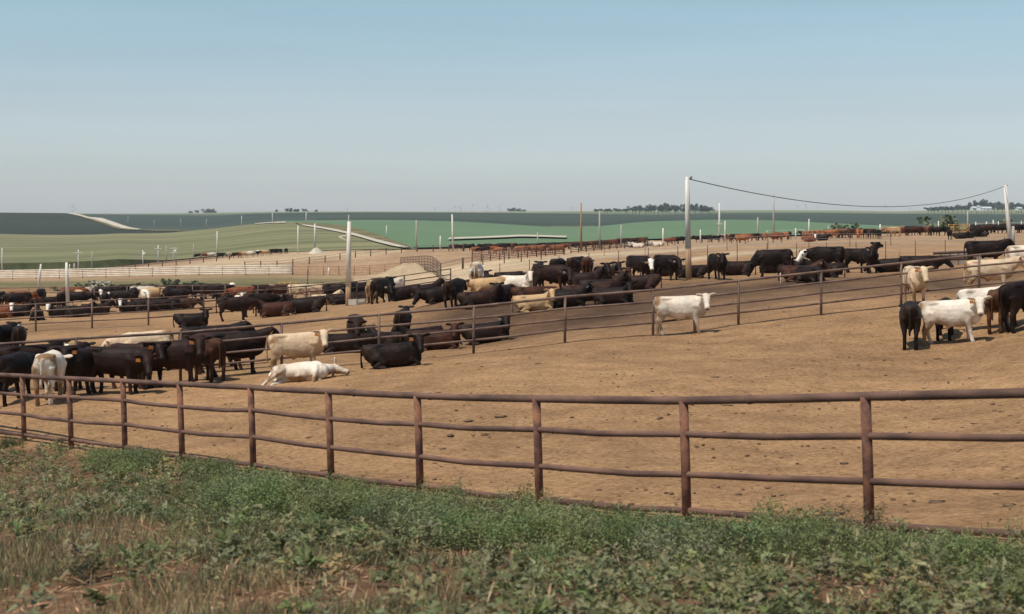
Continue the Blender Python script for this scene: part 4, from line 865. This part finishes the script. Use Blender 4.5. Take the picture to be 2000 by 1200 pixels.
row([(u, v) for u, v in ((1410,472),(1420,473),(1431,472),(1438,475),(1446,472),(1455,474),(1463,471),(1474,471),(1484,470),(1494,470),(1449,477))], 'WROKOROKNOO', 'in the small red group', 'in the small red group right of the cross-shaped pole', 10)
row([(u, v) for u, v in ((1511,470),(1520,469),(1531,470),(1541,468),(1517,474))], 'OROKR', 'in the five-head group', 'in the small far group under the cable dip', 11)
row([(u, 466+r_.uniform(-1, .6)) for u in range(1572, 1712, 8)], 'NOROORNOORNRNOOKNK', 'behind the tan fence', 'in the red row behind the pale tan rail fence', 12)
row([(u, 460.5+r_.uniform(-1, 1)) for u in range(1740, 1856, 8)], 'OTORNKNRNRNKKKK', 'left of the yellow gate', 'in the far row left of the yellow gate', 13)
row([(u, 456+r_.uniform(-1.5, 1)) for u in range(1900, 2012, 7)], 'KKKKNKKKKKNKKKKKK', 'at the far right edge', 'in the dense dark row at the far right edge', 14)
T(1717, 467, 80, 'D', 'K', 'black steer standing apart at the right end of the tan rail fence', '', d=214, group='single far steers', hi=False)
T(1855, 470, 88, 'D', 'K', 'small black steer standing alone below the yellow gate', '', d=205, group='single far steers', hi=False)
T(1580, 474, 0, 'Lc', 'Rf', 'red steer with a white face lying in front of the tan rail fence', '', d=200, group='single far steers', hi=False)
T(1605, 470, 0, 'L', 'K', 'black steer lying in front of the tan rail fence', '', d=210, group='single far steers', hi=False)
row([(1875,467),(1888,466),(1897,463.5),(1908,464),(1919,463)], 'KKKKK', 'lying below the gate', 'in the group resting below the yellow gate', 15, poses=['L', 'L', 'D'])
row([(1232,484),(1248,485),(1286,482)], 'WWW', 'at the red pen corner', 'lying at the right corner of the red pens', 16, poses=['L'])

# ------------------------------------------------------------------ trees, bushes, farm, turbines
def crown_mesh(seed, n=420, leaf=.5, rx=1., rz=1.):
    g = np.random.default_rng(seed); cl = g.normal(size=(9, 3))*[.55, .55, .42]; cl[:, 2] += .1; cl[0] = 0
    c = cl[g.integers(0, 9, n)] + (lambda a: a/np.linalg.norm(a, axis=1)[:, None])(g.normal(size=(n, 3)))*g.uniform(.25, .52, n)[:, None]
    c[:, 2] = np.maximum(c[:, 2], -.75); c *= [rx, rx, rz]
    a = g.normal(size=(n, 3)); a /= np.linalg.norm(a, axis=1)[:, None]; b = np.cross(a, g.normal(size=(n, 3))); b /= np.linalg.norm(b, axis=1)[:, None]
    s = g.uniform(.5, 1.2, n)[:, None]*leaf*.5; V = np.stack([c-a*s-b*s*.6, c+a*s-b*s*.6, c+a*s*.7+b*s*.7, c-a*s*.7+b*s*.7], 1).reshape(-1, 3)
    return np_mesh('crown', V, np.arange(4*n).reshape(n, 4), False)
CR = [crown_mesh(20+i, 520, .34) for i in range(4)]
tr = MB().tube([(0, 0, -2.2), (.03, 0, -.9), (0, .03, .1)], [.09, .065, .03], 7)
for a in range(4): tr.tube([(0, 0, -.9+.15*a), (.4*math.cos(a*1.7), .4*math.sin(a*1.7), -.2+.12*a)], [.04, .015], 5)
tm_ = bpy.data.meshes.new('trunk'); tm_.from_pydata(tr.v, [], tr.f); tm_.materials.append(M['bark'])
def tree(p, hgt, wid, label, group=None, m='leaf_far', i=0, name='tree', cat='tree', low=.45):
    root = empty(name, p, label, cat, group)
    for part, me, mt in (('crown', CR[i % 4], M[m]), ('trunk', tm_, None)):
        o = bpy.data.objects.new(part, me); C.objects.link(o); o.parent = root
        if mt:
            if not me.materials: me.materials.append(mt)
            o.material_slots[0].link = 'OBJECT'; o.material_slots[0].material = mt
        k = hgt/(1+1/ (1.0))*1.0; o.scale = (wid/2, wid/2, hgt*.55); o.location = (0, 0, hgt*low); o.rotation_euler = (0, 0, i*1.3)
    return root
r_ = random.Random(12); gt = 'trees of the long grove on the horizon'
for k in range(30):
    u = 1165+k*7.7+r_.uniform(-3, 3); top = np.interp(u, [1165,1220,1255,1290,1330,1370,1400], [409,407,403,400,399,402,404])+r_.uniform(-1.5, 2)
    d = 3000+r_.uniform(-150, 150); b = px(u, 413.2, d); hgt = (413.2-top)/F*d
    tree(b, hgt, r_.uniform(10, 15), 'blue-green tree in the long grove on the horizon left of the tall cable pole' if u < 1345 else 'tree in the small clump on the horizon just right of the tall cable pole', gt if u < 1345 else 'trees right of the tall cable pole', i=k)
for k in range(34):
    u = 1812+k*6.6+r_.uniform(-2.5, 2.5); top = np.interp(u, [1812,1850,1890,1902,1920,1950,2000,2040], [406,403,401,393,392,396,398,399])+r_.uniform(-1, 2.5)
    d = 3100+r_.uniform(-100, 150); vb = np.interp(u, [1812,1900,2040], [412,409.5,409]); b = px(u, vb, d); hgt = (vb-top)/F*d
    tree(b, hgt, r_.uniform(10, 16), 'dark tree in the wood behind the white farm buildings', 'trees behind the farm buildings', i=k+1)
for k, (u, t_, w_) in enumerate(((540,408.5,5),(560,408.3,6),(567,407.6,8),(575,409,7),(582,407.2,9),(595,408.5,10),(618,410.5,7))):
    tree(px(u, 413.8, 3300), (413.8-t_)/F*3300, w_*1.1, 'small dark tree of the sparse row on the horizon above the corn hill', 'small horizon trees', i=k)
for k, (u, t_, w_) in enumerate(((372,413.5,8),(385,413.5,8),(404,411.5,14),(412,411,14),(420,413,10),(995,410.5,9),(1003,409.5,10),(1012,410,10),(1024,411,9))):
    tree(px(u, 416.5 if u < 500 else 413.5, 4300), (416.5-t_ if u < 500 else 413.8-t_)/F*4300+3, w_*1.4, 'hazy tree just showing over the far left horizon' if u < 500 else 'hazy tree just showing over the horizon right of the bean field pole', 'hazy horizon trees left' if u < 500 else 'hazy horizon trees middle', i=k)
tree(gp(1655, d=420)+Vector((0, 0, -1)), 3.6, 5.2, 'round grey-green bush behind the far red cattle', m='leaf_bush', i=1, low=.5)
tree(gp(1840, d=400)+Vector((0, 0, -1)), 4.4, 7.5, 'broad dark bush behind the cattle left of the yellow gate', m='leaf_bush', i=2, low=.5)
tree(gp(1958, d=420)+Vector((0, 0, -.5)), 3.2, 6.0, 'low bush behind the leaning pole at the right', m='leaf_bush', i=3, low=.5)
for k, (u, d, h_, w_, m, lb) in enumerate(((192,178,1.6,3.4,'leaf_pale','large pale dry brush clump in the far left yard'),(166,172,.9,1.8,'leaf_bush','grey-green weed clump left of the pale brush'),(212,170,.8,1.6,'leaf_bush','grey-green weed clump right of the pale brush'),(262,190,.6,1.6,'leaf_bush','low weed clump behind the black row, left'),(292,188,.8,2.2,'leaf_bush','low weed clump behind the white broadside steer'),(326,200,1.0,1.3,'leaf_bush','weed clump at the wire stake in the far yard'),(345,196,.9,1.2,'leaf_bush','weed clump right of the wire stake'),(372,190,1.0,1.8,'leaf_bush','weed clump behind the crowded dark row, left'),(392,188,1.1,1.8,'leaf_bush','weed clump behind the crowded dark row, right'),(120,172,.5,1.6,'leaf_bush','low weeds left of the white pole'),(225,166,.5,1.5,'leaf_bush','low weeds between the pale brush and the dark row'))):
    tree(gp(u, d=d), h_, w_, lb, 'weed clumps in the far yard', m=m, i=k, name='weed_clump', cat='weeds', low=.35)
def barn(u, vb, d, wd, dp, wall, roof, label, rz=0):
    root = empty('barn', px(u, vb, d), label, 'barn', None, rz)
    MB().box((0, 0, wall/2), wd, dp, wall).build('wall', M['barn_wall'], root, False)
    mb = MB(); x = wd/2+.4; y = dp/2+.5
    mb.v = [(-x, -y, wall-.2), (x, -y, wall-.2), (x, y, wall-.2), (-x, y, wall-.2), (-x, 0, wall+roof), (x, 0, wall+roof)]; mb.f = [(0, 1, 5, 4), (2, 3, 4, 5), (0, 4, 3), (1, 2, 5), (3, 2, 1, 0)]
    mb.build('roof', M['barn_roof'], root, False)
    MB().box((wd*.1, -dp/2-.05, wall*.4), 3.2, .1, wall*.8).build('door', M['galv'], root, False)
    for s in (-.3, .35): MB().box((wd*s, -dp/2-.04, wall*.55), 1.4, .08, 1.2).build('window', M['cable'], root, False)
barn(1901, 411.5, 2600, 7, 8, 4.5, 2.5, 'small white farmhouse at the left of the farmstead', .3)
barn(1911, 411.5, 2650, 9, 12, 6, 3.5, 'tall white gabled barn in the middle of the farmstead', 1.2)
barn(1926, 411.5, 2600, 16, 12, 4, 2.5, 'long low white shed at the right of the farmstead')
barn(1990, 411, 2700, 8, 9, 3.5, 2.2, 'single white shed far right in front of the wood', .2)
def turbine(u, vt, d, ang, label):
    b = px(u, 430, d); hh = (430-vt)/F*d; root = empty('wind_turbine', b, label, 'wind turbine', 'wind turbines on the horizon')
    MB().tube([(0, 0, 0), (0, 0, hh)], [1.6, .9], 8).build('tower', M['turbine'], root)
    MB().box((0, -1.5, hh+.8), 3, 8, 3).build('nacelle', M['turbine'], root, False)
    for k in range(3):
        a = ang+k*2.094; e = Vector((math.sin(a), 0, math.cos(a)))*24; c = Vector((0, -6, hh+.8))
        MB().tube([c, c+e*.25, c+e], [.7, 1.0, .3], 6).build('blade', M['turbine'], root)
for k, (u, vt, lb) in enumerate(((142,404,'faint wind turbine above the left dark hill'),(678,409,'faint wind turbine above the bracket pole'),(850,407,'left wind turbine of the pair near the bean field pole'),(888,405,'wind turbine directly above the bean field pole'),(899,405,'wind turbine just right of the bean field pole'),(923,401,'tallest faint turbine right of the bean field pole'),(952,405,'faint turbine midway to the middle horizon trees'),(975,405,'faint turbine left of the middle horizon trees'),(1118,407,'faint turbine left of the brown wooden pole'),(1556,403,'leftmost turbine under the cable'),(1573,401,'second turbine under the cable, larger'),(1598,406,'faint turbine right of the larger one under the cable'),(1728,403,'faint turbine under the rising end of the cable'),(1776,408,'rightmost turbine left of the farm wood'))):
    turbine(u, vt, 6600, k*.7, lb)

# ------------------------------------------------------------------ foreground plants
lf = np.array([[u, F/s] for u, v, s in CP[:12]]); lf = lf[np.argsort(lf[:, 0])]
FX = (lf[:, 0]-1000)/F*lf[:, 1]; FY = lf[:, 1]              # fence line in plan
def fence_y(x): return np.interp(x, FX, FY)
def frame(n, g):
    a = g.normal(size=(n, 3)); return a/np.linalg.norm(a, axis=1)[:, None]
def leaves(c, ax, nrm, ln, wd, col, shape='quad'):
    """c base points, ax directions, nrm approx normals; returns verts, quads, cols"""
    s = np.cross(ax, nrm); s /= np.maximum(np.linalg.norm(s, axis=1), 1e-6)[:, None]; up = np.cross(s, ax); n = len(c)
    ln = ln[:, None]; wd = wd[:, None]
    if shape == 'quad':
        V = np.stack([c-s*wd*.25, c+s*wd*.25, c+ax*ln*.55+s*wd*.5, c+ax*ln, c+ax*ln*.55-s*wd*.5], 1)
        Fc = np.array([[0, 1, 2, 4], [4, 2, 3, 3]]); 
        V = np.stack([c, c+ax*ln*.5+s*wd*.5, c+ax*ln, c+ax*ln*.5-s*wd*.5], 1); idx = np.arange(4*n).reshape(n, 4); return V.reshape(-1, 3), idx, np.repeat(col, 4, 0)
    droop = up*ln*.0
    P = [c, c+ax*ln*.22+s*wd*.38+up*ln*.05, c+ax*ln*.40+s*wd*.30+up*ln*.06, c+ax*ln*.58+s*wd*.5+up*ln*.03, c+ax*ln*.95+s*wd*.1-up*ln*.12, c+ax*ln-up*ln*.14,
         c+ax*ln*.58-s*wd*.5+up*ln*.03, c+ax*ln*.40-s*wd*.30+up*ln*.06, c+ax*ln*.22-s*wd*.38+up*ln*.05, c+ax*ln*.3-up*ln*.03, c+ax*ln*.62-up*ln*.06]
    V = np.stack(P, 1); k = 11; o = np.arange(n)[:, None]*k
    q = [[0, 1, 9, 8], [1, 2, 9, 9], [8, 9, 7, 7], [2, 3, 10, 9], [9, 10, 6, 7], [3, 4, 5, 10], [10, 5, 5, 6]]
    q = [[0, 1, 9, 8], [2, 3, 10, 9], [9, 10, 6, 7], [3, 4, 5, 10]]
    q += [[10, 5, 4, 6]] if False else []
    Fq = np.concatenate([o+np.array(r)[None] for r in q] + [], 0)
    return V.reshape(-1, 3), Fq, np.repeat(col, k, 0)
def collect(parts, name, m):
    V, Fc, K = [], [], []; o = 0
    for v, f, c in parts: V.append(v); Fc.append(f+o); K.append(c); o += len(v)
    me = np_mesh(name, np.vstack(V), np.vstack(Fc), False, np.vstack(K)); return link(name, me, m)
def jit(base, n, g, s=.25):
    b = np.array(base)[None]*(1+g.normal(size=(n, 1))*s)*(1+g.normal(size=(n, 3))*.07); return np.clip(b, .004, 1)
g = np.random.default_rng(11)
def vnoise(x, y, s, seed):
    r = np.random.default_rng(seed); o = 0
    for k in range(5):
        a = r.uniform(0, 6.28); o = o+np.sin((x*math.cos(a)+y*math.sin(a))*s*r.uniform(.6, 1.7)+r.uniform(0, 6.28))
    return o/2.2
# feathery weeds along the fence
parts = []; 
CL = []
BW = ([-12,-9.4,-9,-7,-5.8,-5,-4,-2.6,-1.2,.3,1.6,3.2,5,7], [6,5,1.5,2,3,4.5,6.5,7.6,6.8,6.2,5.3,3.7,3.2,3.0])   # depth of the feathery band in front of the fence
for k in range(1250):
    x = g.uniform(-11.5, 7.0); fy = fence_y(x); t = g.uniform(.05, 1.0)
    wdt = np.interp(x, *BW); y = fy-.35-wdt*t
    if vnoise(x, y, 1.1, 3) < np.interp(x, [-12,-9.4,-9.1,-8.1,-7.7,-6.7,-6.4,-5.7,-5,-3,7], [-.6,-.4,1.2,1.2,-.6,-.6,1.2,.8,-.3,-.7,-1.0]): continue
    uf_ = 1000+F*x/y; vfb = np.interp(uf_, [c[0] for c in sorted(CP[:12])], [c[1] for c in sorted(CP[:12])]); hm = -(vfb-g.normal(-8, 20)*np.interp(uf_, [0, 700, 1000, 2000], [1.0, .7, .9, 1.5])-H)/F*y-float(zxy(x, y))
    if hm < .07: continue
    CL.append((x, y, min(hm, 1)*0+min(hm, np.interp(x, [-11,-6,-3,0,7], [.36,.32,.40,.42,.44])*g.uniform(.65, 1.25)*1.25), g.uniform(.18, .5)))
for k in range(70):
    x = g.uniform(-6, 6); y = fence_y(x)-np.interp(x, *BW)-g.uniform(0, 4)
    if y < 8.5: continue
    k; CL.append((x, y, g.uniform(.14, .24), g.uniform(.15, .28)))
for k in range(22):
    x = g.uniform(-1.5, 5.5); y = fence_y(x)-g.uniform(.5, 2.4); CL.append((x, y, g.uniform(.34, .52), g.uniform(.12, .22)))
for x, y, h_, r0 in CL:
    n = int(1300*(r0/.32)**2*(max(h_, .12)/.45)**.6); z0 = float(zxy(x, y)); 
    ns = max(10, int(n/26)); sa = g.uniform(0, 6.28, ns); sr = np.sqrt(g.uniform(0, 1, ns))*r0; tall = h_*(1-.45*(sr/r0)**2)*g.uniform(.75, 1.15, ns)
    bx, by = np.cos(sa)*sr*.35, np.sin(sa)*sr*.35; tx, ty = np.cos(sa)*sr, np.sin(sa)*sr
    i = g.integers(0, ns, n); t = g.uniform(.12, 1, n)**.8
    c = np.stack([x+bx[i]+(tx-bx)[i]*t, y+by[i]+(ty-by)[i]*t, z0+tall[i]*t], 1)+g.normal(size=(n, 3))*.016
    ax = frame(n, g); ax[:, 2] = ax[:, 2]*.8+.22; ax /= np.linalg.norm(ax, axis=1)[:, None]
    tone = jit((.190, .215, .090), 1, g, .24)[0]; col = np.clip(tone[None]*(1+g.normal(size=(n, 1))*.25), .01, .3)
    parts.append(leaves(c, ax, frame(n, g), g.uniform(.025, .062, n), g.uniform(.007, .014, n), col))
tag(collect(parts, 'feathery_weeds', M['weed']), kind='stuff')
# broad-leaved weeds
parts = []; n_pl = 0
for k in range(15500):
    y = 7.6+27*g.random()**1.1; x = g.uniform(-.36, .36)*y; fy = fence_y(x)
    if y > fy-.25: continue
    u_ = 1000+F*x/y; v_ = H-F*float(zxy(x, y))/y
    den = np.interp(u_, [0,350,700,1000,1400,2000], [.3,.4,.55,.72,.82,.85]) if v_ > 1050 else np.interp(u_, [0,600,1000,2000], [.95,.9,.7,.7])
    if v_ > 960 and u_ < 420: den *= .35
    if vnoise(x, y, 2.0, 8)*.8+vnoise(x, y, 5.5, 18)*.75 < 1.15-1.70*den: continue
    if y < 12 and g.random() < .25: continue
    if u_ > 400 and y > fy-np.interp(x, *BW)+.1+.6*vnoise(x, y, 2.2, 33) and g.random() < .95: continue
    if 940 < u_ < 1620 and fy-np.interp(x, *BW)-1.4 < y < fy-np.interp(x, *BW) and vnoise(x, y, 2.6, 40) > -.6: continue
    nl = g.integers(7, 16); z0 = float(zxy(x, y)); hp = .04+.16*g.random()+.14*max(0, vnoise(x, y, 4.0, 28)); L_ = .035+.085*g.random()**1.6
    a = g.uniform(0, 6.28, nl); el = g.uniform(-.25, 1.0, nl); ax = np.stack([np.cos(a)*np.cos(el), np.sin(a)*np.cos(el), np.sin(el)], 1)
    c = np.array([[x, y, z0]])+ax*[.05, .05, 0]*g.uniform(.2, 1, (nl, 1))+np.c_[np.zeros((nl, 2)), g.uniform(.1, 1, nl)*hp]
    nr = np.c_[g.normal(size=(nl, 2))*.35, np.ones(nl)]
    tone = jit(((.205, .205, .105) if g.random() < .55 else ((.135, .155, .062) if g.random() < .8 else (.25, .20, .09))), 1, g, .16)[0]; col = np.clip(tone[None]*(1+g.normal(size=(nl, 1))*.16), .01, .4)
    parts.append(leaves(c, ax, nr, L_*g.uniform(.7, 1.25, nl), L_*g.uniform(.38, .85)*g.uniform(.85, 1.15, nl), col, 'broad')); n_pl += 1
tag(collect(parts, 'broadleaf_weeds', M['weed']), kind='stuff')
# grass, green and dry
n = 170000; y = g.uniform(7.4, 24, n)**1.0; x = g.uniform(-.37, .37, n)*y; zz = zxy(x, y); u_ = 1000+F*x/y; v_ = H-F*zz/y
den = np.where(u_ < 900, np.interp(v_, [900,980,1050,1200], [.12,.6,1,1]), .22)*np.interp(u_, [0,500,1000,1300,2000], [1,1,.6,.25,.2]); den *= np.clip(.55+vnoise(x, y, 2.2, 5)*.8, .03, 1)
ok = (y < fence_y(x)-.3) & (g.uniform(0, 1, n) < den); x, y, zz = x[ok], y[ok], zz[ok]; n = len(x)
ax = np.c_[g.normal(size=(n, 2))*.38, np.ones(n)]; ax /= np.linalg.norm(ax, axis=1)[:, None]
dry = (g.uniform(0, 1, n) < np.clip(.30+.3*vnoise(x, y, 1.3, 9), .08, .75))[:, None]; col = np.where(dry, jit((.40, .29, .155), n, g, .25), jit((.20, .19, .095), n, g, .25))
tag(collect([leaves(np.stack([x, y, zz], 1), ax, frame(n, g), g.uniform(.05, .17, n), g.uniform(.005, .011, n), col)], 'grass', M['weed']), kind='stuff')
# straw litter on bare soil
n = 16000; y = g.uniform(7.4, 26, n); x = g.uniform(-.37, .37, n)*y; ok = (y < fence_y(x)-.1) & (vnoise(x, y, 1.5, 21) > -.25); x, y = x[ok], y[ok]; n = len(x); zz = zxy(x, y)+g.uniform(.003, .03, n)
a = g.uniform(0, 6.28, n); ax = np.stack([np.cos(a), np.sin(a), g.normal(size=n)*.12], 1)
st_ = leaves(np.stack([x, y, zz], 1), ax, np.tile([0, 0, 1.], (n, 1))+g.normal(size=(n, 3))*.2, g.uniform(.05, .22, n), g.uniform(.006, .014, n), jit((.40, .25, .14), n, g, .3))
n = 900; y = g.uniform(8, 18, n); x = g.uniform(-.2, .36, n)*y; ok = (y < fence_y(x)-.8) & (vnoise(x, y, 2.6, 40) > .1); x, y = x[ok], y[ok]; n = len(x)
ax = np.c_[g.normal(size=(n, 2))*.45, np.ones(n)]; ax /= np.linalg.norm(ax, axis=1)[:, None]
sb_ = leaves(np.stack([x, y, zxy(x, y)], 1), ax, np.tile([0, -1., .2], (n, 1)), g.uniform(.06, .2, n), g.uniform(.010, .024, n), jit((.44, .30, .18), n, g, .2))
tag(collect([st_, sb_], 'straw_litter', M['straw']), kind='stuff')
# dung and clods on the pen floor
V, Fc, o = [], [], 0; ico = [(0,0,1),(.9,0,.35),(.28,.85,.4),(-.72,.53,.35),(-.72,-.53,.4),(.28,-.85,.35),(.5,.3,-.2),(-.5,.3,-.2),(0,-.6,-.2)]
tri = [(0,1,2),(0,2,3),(0,3,4),(0,4,5),(0,5,1),(1,6,2),(2,6,7),(2,7,3),(3,7,4),(4,7,8),(4,8,5),(5,8,1),(1,8,6)]
for k in range(3200):
    d = math.exp(g.uniform(math.log(14), math.log(85))); u = g.uniform(-50, 2050); x = (u-1000)/F*d
    if d < fence_y(x)+.3 : continue
    big = g.random() < .022; s = g.uniform(.09, .18) if big else .012+.05*g.random()**2.5; z0 = float(zxy(x, d)); fl = .16 if big else .5; rot = g.uniform(0, 6.28); ca, sa = math.cos(rot), math.sin(rot)
    for (a, b, c) in ico:
        a2, b2 = a*g.uniform(.7, 1.4), b*g.uniform(.6, 1.1); V.append((x+s*(a2*ca-b2*sa), d+s*(a2*sa+b2*ca), z0+s*fl*c*g.uniform(.7, 1.2)+.0))
    Fc += [(i+o, j+o, l+o) for i, j, l in tri]; o += 9
M['dung'] = mat('dry_dung', (.20, .125, .08), .95, .1, scale=3, col2=(.11, .068, .047))
tag(link('dung_clods', np_mesh('dung_clods', V, np.array(Fc), True), M['dung']), kind='stuff')

# ------------------------------------------------------------------ haze: the air between here and the horizon
HZ = 7.5e-5
hz = MB().box((0, 3490, 35), 9000, 7020, 190).build('haze', None, None, False)
m = bpy.data.materials.new('haze'); m.use_nodes = True; N = m.node_tree.nodes; N.remove(N['Principled BSDF'])
pv = N.new('ShaderNodeVolumePrincipled'); pv.inputs['Color'].default_value = (.88, .94, 1.0, 1); pv.inputs['Density'].default_value = HZ; pv.inputs['Anisotropy'].default_value = .2
m.node_tree.links.new(pv.outputs[0], N['Material Output'].inputs['Volume']); hz.data.materials.append(m); tag(hz, kind='stuff')
print('objects', len(bpy.data.objects), 'plants', n_pl, 'steers', sum(o.name.startswith('steer') for o in bpy.data.objects))
